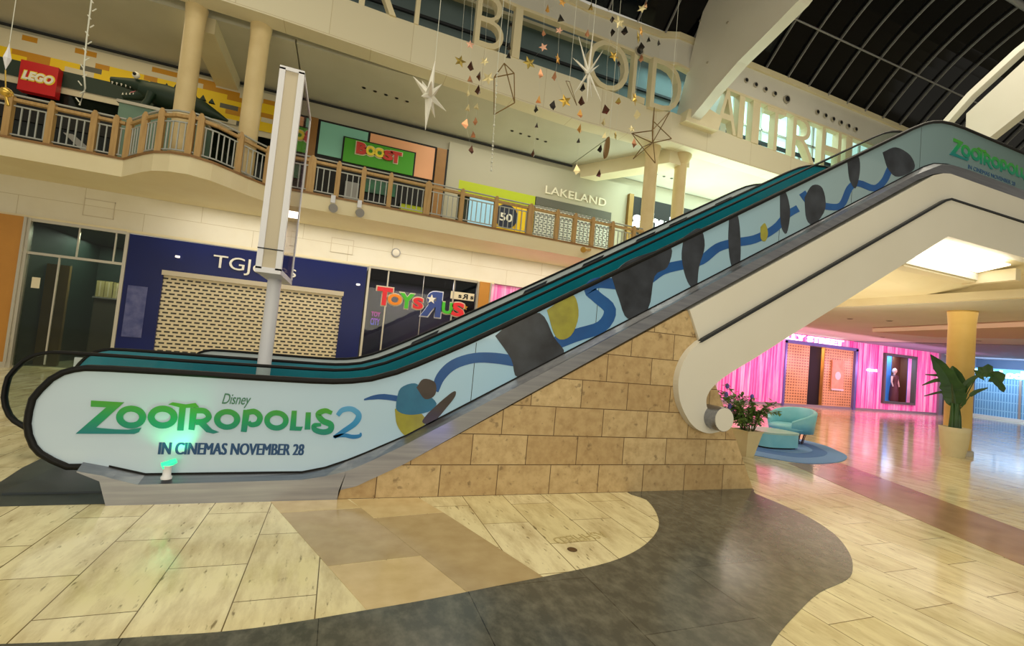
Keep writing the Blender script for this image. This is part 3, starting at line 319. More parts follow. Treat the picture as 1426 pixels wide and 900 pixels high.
# ============================================================ SETTING: floor
struct('floor', MB().box(-18, 40, -10, 20, -0.2, 0), 'floor')
slate = [(-4, 2.95), (-1.0, 2.73), (-.41, 2.68), (-.09, 2.69), (.27, 2.73), (.68, 2.78), (1.17, 2.86), (1.6, 2.93), (2.08, 3.03), (2.47, 3.2), (2.81, 3.44), (3.05, 3.69), (3.24, 4.0), (3.36, 4.3), (3.41, 4.6),
         (5.1, 4.6), (5.06, 4.38), (5.03, 3.96), (4.96, 3.59), (4.76, 3.19), (4.45, 2.85), (4.15, 2.62), (3.86, 2.47), (3.4, 2.36), (2.96, 2.19), (2.53, 2.0), (2.1, 1.75), (1.5, 1.3), (.5, 1.0), (-1, .9), (-4, .9)]
struct('floor_inlay_slate', MB().prism([tuple(p)[:2] for p in catmull([(x, y, 0) for x, y in slate], 4, True)], 0.0, 0.004, 'Z'), 'slate')
def lerp2(a, b, k): return (a[0]+(b[0]-a[0])*k, a[1]+(b[1]-a[1])*k)
tA, tB, tC = ((-.41, 4.56), (.40, 2.5)), ((.255, 4.55), (1.03, 2.5)), ((.90, 4.56), (1.62, 2.5))
ta, tb = MB(), MB()
for (P0, P1, cuts, first) in ((tA, tB, (0, .14, .62, 1), 1), (tB, tC, (0, .23, .92, 1), 1)):
    for k in range(len(cuts)-1):
        e = .0022
        q = [lerp2(*P0, cuts[k]+e), lerp2(*P1, cuts[k]+e-.03), lerp2(*P1, cuts[k+1]-e-.03), lerp2(*P0, cuts[k+1]-e)]
        q[0] = (q[0][0]+.003, q[0][1]); q[3] = (q[3][0]+.003, q[3][1])
        (tb if k % 2 == 0 else ta).prism([(x, min(y, 4.56)) for x, y in q], 0, 0.002, 'Z')
struct('floor_inlay_tan', ta, 'tan'); struct('floor_inlay_tan_light', tb, 'tan2')
struct('floor_inlay_brown', MB().prism([(7.4, 5.8), (8.72, 5.8), (6.6, .7), (5.37, .7)], 0, 0.003, 'Z'), 'brown')
struct('floor_inlay_dark', MB().prism([(-2.25, 4.59), (-.4, 4.59), (-.4, 9.0), (-2.5, 9.0), (-2.75, 8.2), (-2.66, 6.6), (-2.6, 5.6), (-2.5, 5.0)], 0, 0.005, 'Z'), 'disc')
t = thing('engraved_word', 'faint worn engraved word in the pale tiles before the stone wall', 'engraving', (2.06, 3.46, 0))
text(MB(), 'ASHFIELD', lambda u, v, d: (2.33-.52*u+.02*v, 3.57-.075*u-.12*v, 0.0032-.0025*d), 0.0).build('lettering', mottled('engraved_groove', L(192, 176, 126), L(176, 158, 108), 9, 0.5), t)
tag(MB().lathe([(0.036, 0.0005), (0.04, 0.004), (0.03, 0.007), (0.02, 0.005)], (1.89, 3.27, 0), 20).build('floor_stud', base('rust_stud', L(92, 66, 34), 0.5), None), 'small round brown stud set in the pale floor tiles', 'floor stud')

# ============================================================ SETTING: gallery slab, bulkhead, ceilings
bul = [(-4.68, 12.12), (-4.43, 11.82), (-4.1, 11.42), (-3.84, 11.15), (-3.5, 10.95), (-3.15, 10.9), (-2.8, 11.08), (-2.5, 11.42), (-2.25, 11.75), (-1.95, 12.05)]
edge = [(-16, 12.0), (-8, 12.05)]+bul+[(-1.0, 12.02), (4, 12.15), (8, 12.2), (12.4, 12.2)]
struct('floor_gallery', MB().prism(edge+[(12.4, 16.2), (-16, 16.2)], 4.36, 4.72, 'Z'), 'cream')
edge_o = [(x, y-0.025) for x, y in edge]
capm = MB(); capm.loft([[(x, y-.03, 4.72), (x, y-.03, 4.765), (x, y+.12, 4.765), (x, y+.12, 4.72)] for x, y in edge], True, False, True)
struct('trim_1', capm, 'rail')
struct('wall_back', MB().box(-16, 12.4, 13.9, 14.2, 3.47, 4.36), 'white_wall')
struct('trim_2', MB().box(-16, 4.4, 13.86, 13.9, 3.43, 3.5), 'cream')
struct('wall_back_lower', MB().box(-16, -7.5, 14.0, 14.3, 0, 3.47), 'cream')
struct('wall_upper', MB().box(-16, 18, 15.13, 15.3, 4.72, 8.4), 'lakegrey')
struct('trim_3', MB().box(-16, 7.35, 15.06, 15.13, 8.31, 8.36), 'dkline')
cm = MB(); cm.box(-16, -1.74, 12.3, 15.3, 8.4, 8.6); cm.box(-1.70, 7.3, 12.3, 15.3, 8.4, 8.6); cm.box(7.36, 22, 12.2, 15.3, 8.42, 8.62); cm.box(-1.74, -1.70, 12.3, 15.3, 8.5, 8.6); struct('ceiling_gallery', cm, 'ceil')
struct('beam_cross', MB().prism([(7.6, 15.1), (8.25, 15.1), (10.2, 12.2), (9.4, 12.2)], 7.95, 8.42, 'Z'), 'cream')
struct('beam_cross.001', MB().box(-3.95, -3.4, 12.3, 15.1, 8.05, 8.4), 'cream')
# upper front beam: lower band, clerestory, upper band, roof
fl = [(-16, 10.9), (-2.1, 11.45), (6.0, 12.05), (8.5, 11.95), (9.0, 11.72), (14, 11.8), (24, 12.0)]
def interp(T, x):
    for (a, b), (c, d) in zip(T, T[1:]):
        if a <= x <= c: return b+(d-b)*(x-a)/(c-a)
ZL = [(-16, 9.25), (0.4, 9.38), (5.7, 9.58), (7.2, 9.5), (8.9, 9.3), (11, 9.22), (15, 9.12), (24, 9.1)]
ZU = [(-16, 10.85), (3.7, 10.9), (6.2, 11.02), (9.2, 10.8), (10.7, 10.62), (24, 10.57)]
bx_ = sorted(set([p[0] for p in fl]+[p[0] for p in ZL]+[p[0] for p in ZU]))
def band(name, z0, z1, d, mat, off=0.0):
    f0 = z0 if callable(z0) else (lambda x: z0); f1 = z1 if callable(z1) else (lambda x: z1)
    mb = MB(); mb.loft([[(x, interp(fl, x)+off, f0(x)), (x, interp(fl, x)+off+d, f0(x)), (x, interp(fl, x)+off+d, f1(x)), (x, interp(fl, x)+off, f1(x))] for x in bx_], True, False, True); return struct(name, mb, mat)
band('beam_lower', 8.36, lambda x: interp(ZL, x), 0.5, 'beamlow')
band('beam_upper', lambda x: interp(ZU, x)+.02, 11.78, 0.18, 'truss')
band('trim_4', lambda x: interp(ZU, x), lambda x: interp(ZU, x)+.08, 0.2, 'cream', -0.04)
band('trim_5', 11.68, 11.86, 0.3, 'cream', -0.08)
struct('wall_clerestory', MB().box(-16, 11.9, 13.7, 13.9, 8.62, 12.6), 'bgwall')
mb = MB(); mb.box(-16, 11.6, 13.62, 13.7, 10.98, 11.06); struct('trim_6', mb, 'dkline')
mb = MB(); mb.box(-16, 8.6, 13.5, 13.7, 11.85, 11.95); mb.box(-16, 8.6, 13.5, 13.7, 10.0, 10.08); struct('trim_7', mb, 'cream')
w = struct('window_1', MB().box(11.9, 22, 13.75, 13.8, 8.7, 12.4), 'cyanlit')
fr = MB()
for i in range(14): fr.box(11.9+i*0.72, 11.96+i*0.72, 13.66, 13.74, 8.7, 12)
for z in (9.3, 10.1, 11.0): fr.box(11.9, 22, 13.66, 13.74, z, z+.07)
fr.build('window_frame', 'silver', w)
MB().box(11.9, 22, 13.6, 13.7, 10.42, 10.54).build('window_rail', 'dkline', w)
struct('wall_end', MB().box(11.65, 11.9, 12.5, 13.7, 8.65, 12), 'truss')
# roof: night glass vault with glazing bars
prof = [(11.85, 11.85), (10.72, 13.0), (9.7, 13.8), (8.4, 14.5), (6.6, 15.1), (4.2, 15.45), (1.5, 15.4), (-2, 14.6), (-6, 12.6)]
pr = [(p[0], p[1]) for p in catmull([(y, z, 0) for y, z in prof], 4)]
rf = MB(); rf.loft([[(x, y, z) for y, z in pr] for x in (-16, 40)]); rf.loft([[(x, y+.03, z+.06) for y, z in pr] for x in (-16, 40)]); struct('ceiling_roof_glass', rf, 'roofglass')
rb = MB()
for k in range(-12, 26):
    x = 12.72+1.04*k
    rb.loft([[(x-.016, y-.02, z-.04), (x+.016, y-.02, z-.04), (x+.016, y-.07, z-.09), (x-.016, y-.07, z-.09)] for y, z in pr], True, False, True)
struct('ceiling_roof_bars', rb, 'roofbar')
rb = MB()
for y, z, r in ((10.72, 13.0, .03), (8.4, 14.5, .1), (5.6, 15.2, .03)): rb.tube([(-16, y-.06, z-.1), (40, y-.06, z-.1)], r, 8)
struct('ceiling_roof_purlins', rb, 'roofbar')
# arched white fins
fa = [(12.25, 9.2), (12.0, 9.95), (11.75, 10.95), (11.5, 12.0), (11.0, 13.2), (9.6, 13.9), (8.0, 14.4), (6, 14.9), (5.0, 12.3), (6.5, 11.2), (7.95, 10.5), (8.76, 10.12), (9.59, 10.02), (10.42, 9.8), (10.9, 9.37), (11.54, 9.2)]
fa = [(12.25, 9.2), (12.05, 9.95), (11.75, 10.95), (11.45, 12.0), (11.0, 13.2), (9.6, 13.85), (8.0, 14.35), (6, 14.9), (3, 15), (3, 13.6), (4.6, 12.8), (6.4, 11.6), (7.95, 10.5), (8.9, 10.2), (9.7, 9.97), (10.5, 9.62), (11.0, 9.35), (11.54, 9.1)]
t = thing('arched_roof_fin', 'large smooth cream arched fin rising beside the giant letter D', 'roof fin', (9.5, 11.9, 9.2))
MB().prism(fa, 9.5, 9.85, 'X').build('fin_body', 'truss', t)
for y, z in ((11.35, 12.2), (10.9, 10.6), (10.2, 11.4)): MB().tube([(9.47, y, z), (9.51, y, z)], .035, 8).build('fixing_bolt', 'silver', t)
t = thing('arched_roof_fin', 'cream arched fin with an exposed edge rib above the upper end of the escalator', 'roof fin', (16, 8, 9))
MB().prism([(7.75, 8.75), (7.75, 9.35), (6.6, 10.25), (5.2, 11.1), (3, 11.9), (3, 10.6), (5.3, 9.5), (6.55, 8.9), (7.2, 8.45)], 16.0, 16.3, 'X').build('fin_body', 'truss', t)
MB().loft([[(15.9, y, z), (16.15, y, z), (16.15, y+.1, z+.13), (15.9, y+.1, z+.13)] for y, z in ((8.25, 9.1), (7.6, 9.78), (6.65, 10.5), (5.2, 11.3), (3, 12.2))], True, False, True).build('edge_rib', 'white', t)
# downlights in upper band
def downlight(x, y, z, lab, grp, r=.06, axis='Z'):
    t = thing('downlight', lab, 'downlight', (x, y, z), grp)
    if axis == 'Z':
        MB().lathe([(r*.75, 0.0), (r, -.012), (r*1.15, -.006), (r*1.15, .004)], (x, y, z), 14).build('trim_ring', 'silver', t)
        MB().lathe([(r*.8, .0), (r*.8, -.014)], (x, y, z), 14).build('lens', 'darker', t)
    else:
        MB().tube([(x, y-.02, z), (x, y+.02, z)], r*1.15, 14).build('trim_ring', 'silver', t)
        MB().tube([(x, y-.03, z), (x, y-.005, z)], r*.8, 14).build('lens', 'darker', t)
ordn = ['first', 'second', 'third', 'fourth', 'fifth', 'sixth', 'seventh', 'eighth', 'ninth', 'tenth', 'eleventh', 'twelfth']
for i in range(5): downlight(-.07+.305*i, 13.58+.03*i, 8.4, '%s dark downlight from the left in the ceiling row above the green juice sign' % ordn[i], 'gallery ceiling downlights')
for i in range(5): downlight(4.48+.31*i, 13.78+.03*i, 8.4, '%s dark downlight from the left in the ceiling row above the kitchen shop sign' % ordn[i], 'gallery ceiling downlights')
for i in range(3): downlight(10.4+.35*i, 14.2, 8.42, '%s small downlight from the left in the pale ceiling behind the paired columns' % ordn[i], 'gallery ceiling downlights')
for i, px in enumerate((11.9, 12.33, 12.78, 13.22, 13.8)): downlight(px, 11.74+.0, 11.2-.03*i, '%s round recess from the left in the first row along the upper cream band' % ordn[i], 'recesses in the upper cream band', .075 if i < 4 else .12, 'Y')
for i in range(6): downlight(15.38+.42*i, 11.78+.004*i, 11.06-.02*i, '%s round recess from the left in the second row along the upper cream band' % ordn[i], 'recesses in the upper cream band', .075, 'Y')
downlight(7.75, 11.93, 11.0, 'single round grey recess in the cream band above the giant letter O', 'recesses in the upper cream band', .13, 'Y')

# lower right: landing slab, sloping soffit, low ceiling
struct('floor_landing', MB().box(12.4, 40, 4.5, 16.2, 3.6, 4.72), 'cream')
so = MB(); xs = [8.7, 9.6, 10.6, 11.5, 12.4]; ys = [4.62, 5.4, 6.5, 9, 16.2]
def sz(x, y): k = min(1, max(0, (y-4.62)/1.9)); return 3.95*(1-k)+(3.95-.105*(x-8.7))*k
so.loft([[(x, y, sz(x, y)) for y in ys] for x in xs]); so.loft([[(x, y, sz(x, y)+.15) for y in ys] for x in xs]); struct('ceiling_soffit', so, 'cream')
struct('trim_8', MB().box(12.25, 12.45, 4.3, 16.2, 3.41, 3.58), 'cream')
lc = MB(); lc.box(12.4, 40, 4.3, 16.2, 3.4, 3.6); struct('ceiling_lower', lc, 'ceil')
struct('beam_ceiling', MB().prism([(17.6, 10.9), (16.0, 6.3), (15.6, 4.4), (19, 4.4), (19.6, 7.9), (19.4, 9.9)], 3.24, 3.41, 'Z'), base('matte_tan_beam', L(196, 168, 150), 0.85, spec=0.2))
struct('ceiling_far', MB().box(24, 36, 4.4, 15.7, 3.36, 3.405), base('blue_grey_ceiling', L(150, 152, 170), 0.7))
for i, (x, y) in enumerate(((14.9, 9.9), (15.6, 9.2), (18.3, 9.8), (22.5, 10.2), (21.5, 12.9), (24.5, 12.2))):
    downlight(x, y, 3.4 if x < 24 else 3.36, '%s flush downlight counting outwards from the slab edge in the pink-lit low ceiling' % ordn[i], 'low ceiling downlights', .09)
t = thing('light_trough', 'long glowing white light trough in the soffit under the upper escalator end', 'light trough', (10.3, 5.0, 3.75))
MB().prism([(9.0, 4.66), (11.15, 4.66), (11.55, 5.3), (9.6, 5.3)], 3.84, 3.86, 'Z').build('lamp_panel', 'lamp', t)
MB().box(9.4, 11.62, 5.32, 5.36, 3.7, 3.86).build('side_panel', 'white', t)
MB().prism([(9.4, 5.36), (11.62, 5.36), (11.55, 5.62), (9.4, 5.62)], 3.66, 3.86, 'Z').build('rim', 'tan_rim' if 'tan_rim' in M else 'cream', t)
MB().prism([(11.55, 4.75), (11.72, 4.75), (11.72, 5.62), (11.62, 5.36)], 3.64, 3.86, 'Z').build('rim', 'cream', t)
t = thing('strip_light', 'thin warm strip light in the soffit beside the glowing trough', 'strip light', (10.3, 5.85, 3.78))
MB().box(9.9, 10.85, 5.82, 5.9, sz(10.4, 5.86)-.03, sz(10.4, 5.86)+.02).build('tube_lamp', 'lampd', t)
MB().box(9.85, 10.9, 5.8, 5.92, sz(10.4, 5.86), sz(10.4, 5.86)+.05).build('housing', 'white', t)

# ============================================================ ESCALATORS
railA = [(-1.79, .25), (-1.89, .25), (-1.99, .3), (-2.08, .36), (-2.13, .42), (-2.17, .51), (-2.19, .6), (-2.19, .70), (-2.18, .8), (-2.14, .88), (-2.08, .97), (-2.01, 1.03), (-1.94, 1.06), (-1.86, 1.08), (-1.7, 1.085), (-1.28, 1.085), (-.66, 1.08), (-.2, 1.08), (.0, 1.085), (.16, 1.1), (.33, 1.13), (.56, 1.21), (.75, 1.30), (1.17, 1.52), (1.57, 1.745), (3.99, 3.155), (6.77, 4.79), (8.2, 5.63), (8.5, 5.79), (8.72, 5.88), (8.95, 5.945), (9.24, 5.985), (9.58, 6.0), (12.3, 6.0)]
def shift(p, dx, hx=0.0, x0=3.0): return [(x+dx if x < x0 else x+hx, z+(0 if x < x0 else 0)) for x, z in p]
def rail_path(xs, xe):
    """handrail profile with its newel at xs and its upper bend starting xe beyond the near one"""
    o = []
    for x, z in railA:
        if x < -.5: o.append((x+2.19+xs, z))
        elif x > 8.1: o.append((x+xe, z+xe*.588))
        else: o.append((x, z))
    return o
glassA = [(-1.79, .3), (-1.62, .265), (-1.37, .2), (-.18, .21), (.01, .25), (.2, .32), (.36, .39), (.72, .56), (1.37, .935), (8.11, 4.81), (8.55, 5.06), (8.81, 5.17), (9.15, 5.235), (9.6, 5.25), (12.3, 5.25)]
slim = [(-.028, -.034), (-.03, -.012), (-.02, .0), (.02, .0), (.03, -.012), (.028, -.034)]
def handrail(mb, path, y, w=None):
    rows = []
    for i, (x, z) in enumerate(path):
        a = path[max(i-1, 0)]; b = path[min(i+1, len(path)-1)]; tx, tz = b[0]-a[0], b[1]-a[1]; l = math.hypot(tx, tz); nx, nz = -tz/l, tx/l
        # outward = left of travel for newel going clockwise round
        q = [(-.034, -.048), (-.038, -.018), (-.026, .0), (.026, .0), (.038, -.018), (.034, -.048)] if w is None else w
        rows.append([(x+nx*v, y+u, z+nz*v) for u, v in q])
    return mb.loft(rows, True, True, True)
def inset(path, d):
    o = []
    for i, (x, z) in enumerate(path):
        a = path[max(i-1, 0)]; b = path[min(i+1, len(path)-1)]; tx, tz = b[0]-a[0], b[1]-a[1]; l = math.hypot(tx, tz)
        o.append((x+tz/l*d, z-tx/l*d))
    return o
def panel(path, bot, y, th, mat, root, name='balustrade_panel'):
    return MB().prism(inset(path, .03)+bot[::-1], y-th/2, y+th/2).build(name, mat, root)
skirtr = [((-1.78, .262), (-1.78, .27), (-1.79, .31)), ((-1.63, .19), (-1.62, .235), (-1.62, .272)), ((-1.57, .0), (-1.55, .21), (-1.55, .252)), ((-1.38, 0), (-1.38, .16), (-1.37, .205)), ((-.17, 0), (-.17, .185), (-.18, .215)), ((.02, .0), (.02, .215), (.01, .255)), ((.145, .0), (.2, .26), (.2, .325)), ((.15, .085), (.24, .275), (.25, .345)), ((.3, .12), (.4, .35), (.37, .4)), ((.73, .33), (.72, .515), (.72, .565)), ((1.76, .945), (1.72, 1.08), (1.72, 1.14)), ((8.3, 4.79), (8.2, 4.83), (8.2, 4.865)), ((8.6, 4.92), (8.55, 5.0), (8.55, 5.06)), ((8.8, 4.98), (8.8, 5.12), (8.81, 5.175)), ((9.0, 5.015), (9.1, 5.18), (9.15, 5.24)), ((9.5, 5.02), (9.6, 5.2), (9.6, 5.255)), ((12.3, 5.02), (12.3, 5.2), (12.3, 5.255))]
def skirt(mb, y, yi, rows=skirtr):
    s = 1 if yi > y else -1
    rr = []
    for b, t_, g in rows: rr.append([(b[0], y, b[1]), (t_[0], y, t_[1]), (g[0], yi, g[1]), (g[0]+.0, yi+s*.14, g[1]), (b[0], yi+s*.14, b[1])])
    return mb.loft(rr, True, False, True)
def steps(mb, y0, y1):
    p = [(-1.6, .02), (-1.6, .1), (.25, .1)]; x, z = .25, .1
    while z < 4.68: z = min(z+.2, 4.72); p.append((x, z)); x += .345; p.append((x, z))
    p += [(12.3, 4.72), (12.3, 4.5), (x+.3, 4.5), (.9, .02)]
    return mb.prism(p, y0, y1)
E1 = thing('escalator', 'near escalator with white film title graphics on its side and black handrails', 'escalator', (0, 5.2, 0))
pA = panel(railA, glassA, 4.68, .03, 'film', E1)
tl = MB()
for k, p in enumerate(TITLE_POLYS): tl.prism(p, 4.6575+.0003*k, 4.667)
for k, (a, b) in enumerate(TITLE_STRIPS): tl.strip(a, b, 4.6562+.0003*k, 4.667)
tl.build('title_lettering', 'ggreen', pA)
n2 = MB()
for a, b in TITLE_TWO: n2.strip(a, b, 4.660, 4.667)
n2.build('title_numeral', 'gblue', pA)
text(MB(), 'Disney', on_y(-.885, -.665, .785, .905, 4.661, 4.667), .004, .25, .95).build('small_lettering', 'inkg', pA)
dm = MB()
for k in range(3): text(dm, 'IN CINEMAS NOVEMBER 28', on_y(-1.302+.005*k, -.194+.005*k, .374, .475, 4.661+.0004*k, 4.667))
dm.build('date_lettering', 'ink', pA)
dx, dz = 9.12+1.695, 5.36-.66
tl2 = MB(); sc = .98
def mv(p): return ((p[0]+1.9)*1.3+9.16, (p[1]-.53)*1.15+5.42)
for k, p in enumerate(TITLE_POLYS): tl2.prism([mv(q) for q in p], 4.6575+.0003*k, 4.667)
for k, (a, b) in enumerate(TITLE_STRIPS): tl2.strip([mv(q) for q in a], [mv(q) for q in b], 4.6562+.0003*k, 4.667)
tl2.build('title_lettering', 'ggreen', pA)
n3 = MB()
for a, b in TITLE_TWO: n3.strip([mv(q) for q in a], [mv(q) for q in b], 4.660, 4.667)
n3.build('title_numeral', 'gblue', pA)
text(MB(), 'IN CINEMAS NOVEMBER 28', on_y(9.75, 11.2, 5.31, 5.38, 4.661, 4.667), 0.0).build('date_lettering', 'ink', pA)
ry = 0
for a, b in RIBBONS:
    MB().strip(a, b, 4.662, 4.667).build('blue_band', 'ribbon', pA)
for key, nm in (('navy', 'dark_patch'), ('olive', 'olive_patch'), ('steelblue', 'blue_patch'), ('brown', 'brown_patch')):
    off = dict(navy=.0, olive=.001, steelblue=.002, brown=.003)[key]
    for p in PATCHES[key]:
        MB().prism(p, 4.661-off, 4.6665).build(nm, dict(navy='navy', olive='olive', steelblue='sblue', brown='pbrown')[key], pA)
jm = MB()
for x, z0, z1 in ((1.35, .93, 1.55), (2.75, 1.72, 2.36), (4.1, 2.5, 3.15), (5.5, 3.32, 3.97), (6.9, 4.14, 4.8), (8.45, 5.02, 5.7)): jm.box(x-.003, x+.003, 4.6635, 4.668, z0, z1)
jm.build('panel_joint', 'dkline', pA)
MB().loft([[(x, 4.658, z+.004), (x, 4.67, z+.004), (x, 4.67, z+.02), (x, 4.658, z+.02)] for x, z in glassA[1:]], True, False, True).build('edge_seal', 'black', E1)
railB = rail_path(-2.96, 1.02)
pB = panel(railB, [(-2.35, .3)]+[(x-.0, z) for x, z in glassA[2:]], 5.9, .012, 'clear', E1)
handrail(MB(), railA, 4.68).build('handrail', 'black', E1); handrail(MB(), railB, 5.9, slim).build('handrail', 'black', E1)
skirt(MB(), 4.55, 4.66).build('skirt', 'steel', E1)
skB = [((b[0]-(.75 if b[0] < -1 else 0), b[1]), (t_[0]-(.75 if b[0] < -1 else 0), t_[1]), (g[0]-(.75 if b[0] < -1 else 0), g[1])) for b, t_, g in skirtr]
skirt(MB(), 6.06, 5.92, skB).build('skirt', 'steel', E1)
steps(MB(), 4.82, 5.76).build('step_band', 'dgreen', E1)
MB().box(-2.35, -1.58, 4.85, 5.74, 0, .02).build('floor_plate', 'plate', E1)
wp = MB().prism([(3.96, 2.19), (8.6, 4.90), (8.8, 4.97), (9.0, 5.01), (12.3, 5.015), (12.3, 4.6), (8.95, 4.56), (8.8, 4.5), (4.14, 1.84)], 4.53, 5.95)
wp.build('upper_cladding', 'truss', E1)
jp = [tuple(p)[:2] for p in catmull([(4.1, 1.82, 0), (3.96, 1.69, 0), (3.86, 1.52, 0), (3.82, 1.33, 0), (3.85, 1.13, 0), (3.93, .97, 0), (4.05, .83, 0), (4.18, .75, 0), (4.34, .715, 0), (4.5, .74, 0)], 4)]
jq = [tuple(p)[:2] for p in catmull([(4.44, .92, 0), (4.3, 1.0, 0), (4.26, 1.12, 0), (4.31, 1.24, 0), (4.44, 1.36, 0), (4.66, 1.5, 0), (5.02, 1.7, 0), (5.6, 2.04, 0)], 4)]
MB().prism(jp+jq+[(8.9, 3.945), (12.3, 3.945), (12.3, 4.55), (8.92, 4.54), (8.75, 4.46)], 4.47, 6.0).build('lower_cladding', 'truss', E1)
MB().prism([(4.08, 1.80), (4.15, 1.865), (8.78, 4.52), (8.93, 4.575), (12.3, 4.595), (12.3, 4.565), (8.95, 4.545), (8.8, 4.49), (4.12, 1.81)], 4.46, 4.52).build('shadow_gap', 'dkline', E1)
cy = MB(); cy.tube([(4.385, 4.3, .915), (4.385, 4.75, .915)], .145, 28); 
cyo = cy.build('end_drum', 'steel', E1)
MB().tube([(4.385, 4.29, .915), (4.385, 4.305, .915)], .138, 28).build('drum_cap', 'truss', cyo)
E2 = thing('escalator', 'far escalator with teal film on its near side behind the pole sign', 'escalator', (0, 7.5, 0))
railC = rail_path(-2.86, 0.0); railC = [(x, z) for x, z in railC]
railD = rail_path(-2.1, -.05)
panel(railC, [(-2.35, .3)]+glassA[2:], 6.87, .03, 'teal', E2)
pD = panel(railD, glassA, 8.15, .03, 'film_pale', E2)
for x0 in (.9, 2.9, 4.1, 5.3, 6.1, 7.3):
    MB().prism([(x0, .30+x0*.58), (x0+.5, .30+(x0+.5)*.58), (x0+.75, .76+(x0+.75)*.58), (x0+.3, .76+(x0+.3)*.58)], 8.128, 8.134).build('dark_patch', 'navy', pD)
handrail(MB(), railC, 6.87, slim).build('handrail', 'black', E2); handrail(MB(), railD, 8.15, slim).build('handrail', 'black', E2)
skirt(MB(), 6.72, 6.85, skB).build('skirt', 'steel', E2); skirt(MB(), 8.3, 8.17).build('skirt', 'steel', E2)
steps(MB(), 7.01, 8.02).build('step_band', 'dgreen', E2)
MB().box(-2.35, -1.58, 7.04, 8.0, 0, .02).build('floor_plate', 'plate', E2)
MB().prism([(3.96, 2.19), (8.6, 4.90), (9.0, 5.01), (12.3, 5.015), (12.3, 4.0), (9.0, 4.0), (4.14, 1.2)], 6.74, 8.28).build('underside_cladding', 'truss', E2)
wl = MB().prism([(.15, 0), (.145, .08), (.28, .115), (.73, .325), (3.95, 2.195), (4.83, .71), (5.22, 0)], 4.565, 8.3)
struct('wall_escalator_plinth', wl, 'stone')
# green spot on the skirt
t = thing('uplight', 'small clear cup uplight with green glowing head on the steel skirt', 'uplight', (-1.2, 4.58, .2))
MB().lathe([(.04, 0), (.042, .015), (.03, .03), (.03, .1), (.04, .11)], (-1.2, 4.585, .196), 16).build('body', 'lilac', t)
MB().tube([(-1.235, 4.59, .295), (-1.15, 4.6, .34)], .03, 16, rs=[.034, .02]).build('lamp_head', base('green_lamp', L(40, 235, 150), .3, emit=L(40, 255, 150), es=1.2), t)
# ============================================================ lower shops
def pillar(x0, x1, y0, y1, z0, z1, lab, mat='orange'):
    t = thing('pillar', lab, 'pillar', ((x0+x1)/2, y0, z0))
    MB().box(x0, x1, y0, y1, z0, z1).build('shaft', mat, t)
    MB().box(x0-.012, x1+.012, y0-.012, y1, z0, z0+.12).build('plinth', 'silver', t)
    e = MB(); e.box(x1-.03, x1+.02, y0-.02, y0+.01, z0+.12, z1); e.build('edge_strip', 'silver', t)
    return t
pillar(-7.75, -6.96, 13.8, 14.3, 0, 3.45, 'wide orange-brown pillar at the far left of the ground floor shops')
pillar(3.92, 4.28, 13.78, 14.2, 0, 3.45, 'narrow orange pillar right of the toy shop window')
struct('wall_left_shop', MB().box(-12, -7.8, 14.1, 14.2, 0, 3.4), 'pink')
t = thing('shopfront', 'dark unlit glass shopfront between the orange pillar and the blue shop', 'shopfront', (-6, 13.9, 0))
f = MB(); f.box(-6.95, -6.88, 13.82, 13.95, 0, 3.45); f.box(-5.09, -5.02, 13.82, 13.95, 0, 3.42); f.box(-6.88, -5.09, 13.85, 13.95, 3.38, 3.45); f.box(-6.88, -5.09, 13.87, 13.95, 2.62, 2.68); f.build('frame', 'silver', t)
mu = MB(); mu.box(-6.02, -5.99, 13.88, 13.92, 2.68, 3.38); mu.box(-5.31, -5.28, 13.88, 13.92, 2.68, 3.38); mu.box(-6.32, -6.29, 13.88, 13.92, .1, 2.62); mu.build('mullion', 'silver', t)
g = MB(); g.box(-6.88, -5.09, 13.905, 13.915, .05, 3.38); g.build('pane', 'dglass', t)
MB().box(-5.75, -5.6, 13.84, 13.9, 0, .32).build('door_post', 'lilac', t)
n = MB(); n.box(-6.75, -6.6, 13.895, 13.902, 1.85, 2.1); n.build('notice', 'paper', t)
i = MB(); i.box(-6.95, -5.02, 17.2, 17.3, 0, 3.4); i.box(-6.95, -6.9, 13.95, 17.2, 0, 3.4); i.box(-5.05, -5.02, 13.95, 17.2, 0, 3.4); i.box(-6.9, -5.05, 13.95, 17.2, 3.38, 3.42); i.build('interior', 'dgreen', t)
MB().box(-6.85, -6.4, 14.6, 14.7, 0, 2.5).build('side_partition', mottled('tan_partition', L(128, 108, 66), L(108, 92, 56), 2, .6), t)
s_ = thing('storage_unit', 'grey storage counter inside the dark glass shop', 'counter', (-5.5, 15.2, 0)); MB().box(-6.0, -5.08, 15.0, 15.7, .1, 1.78).build('body', 'grey2', s_); MB().box(-6.03, -5.06, 14.96, 15.72, 1.78, 1.82).build('top', 'tgrey', s_)
for k, (x, h) in enumerate(((-5.93, .42), (-5.75, .42), (-5.57, .4), (-5.39, .58), (-5.21, .56))):
    c = thing('carton', '%s pale carton from the left on the counter inside the dark glass shop' % ordn[k], 'carton', (x, 15.2, 1.82), 'cartons in the dark shop')
    MB().box(x-.08, x+.08, 15.05, 15.5, 1.82, 1.82+h).build('box_body', mottled('carton_lit', L(204, 194, 140), L(184, 174, 120), 4, .7), c)
    MB().box(x-.015, x+.015, 15.045, 15.052, 1.84, 1.8+h).build('tape', 'paper', c)
t = thing('shopfront', 'navy blue stationery shopfront with white lettering and closed slotted shutter', 'shopfront', (-2.2, 13.9, 0))
f = MB(); f.box(-5.0, .56, 13.8, 13.9, 2.62, 3.4); f.box(-5.0, -4.23, 13.8, 13.9, 0, 2.62); f.box(-.02, .56, 13.8, 13.9, 0, 2.62); f.build('fascia', 'navyshop', t)
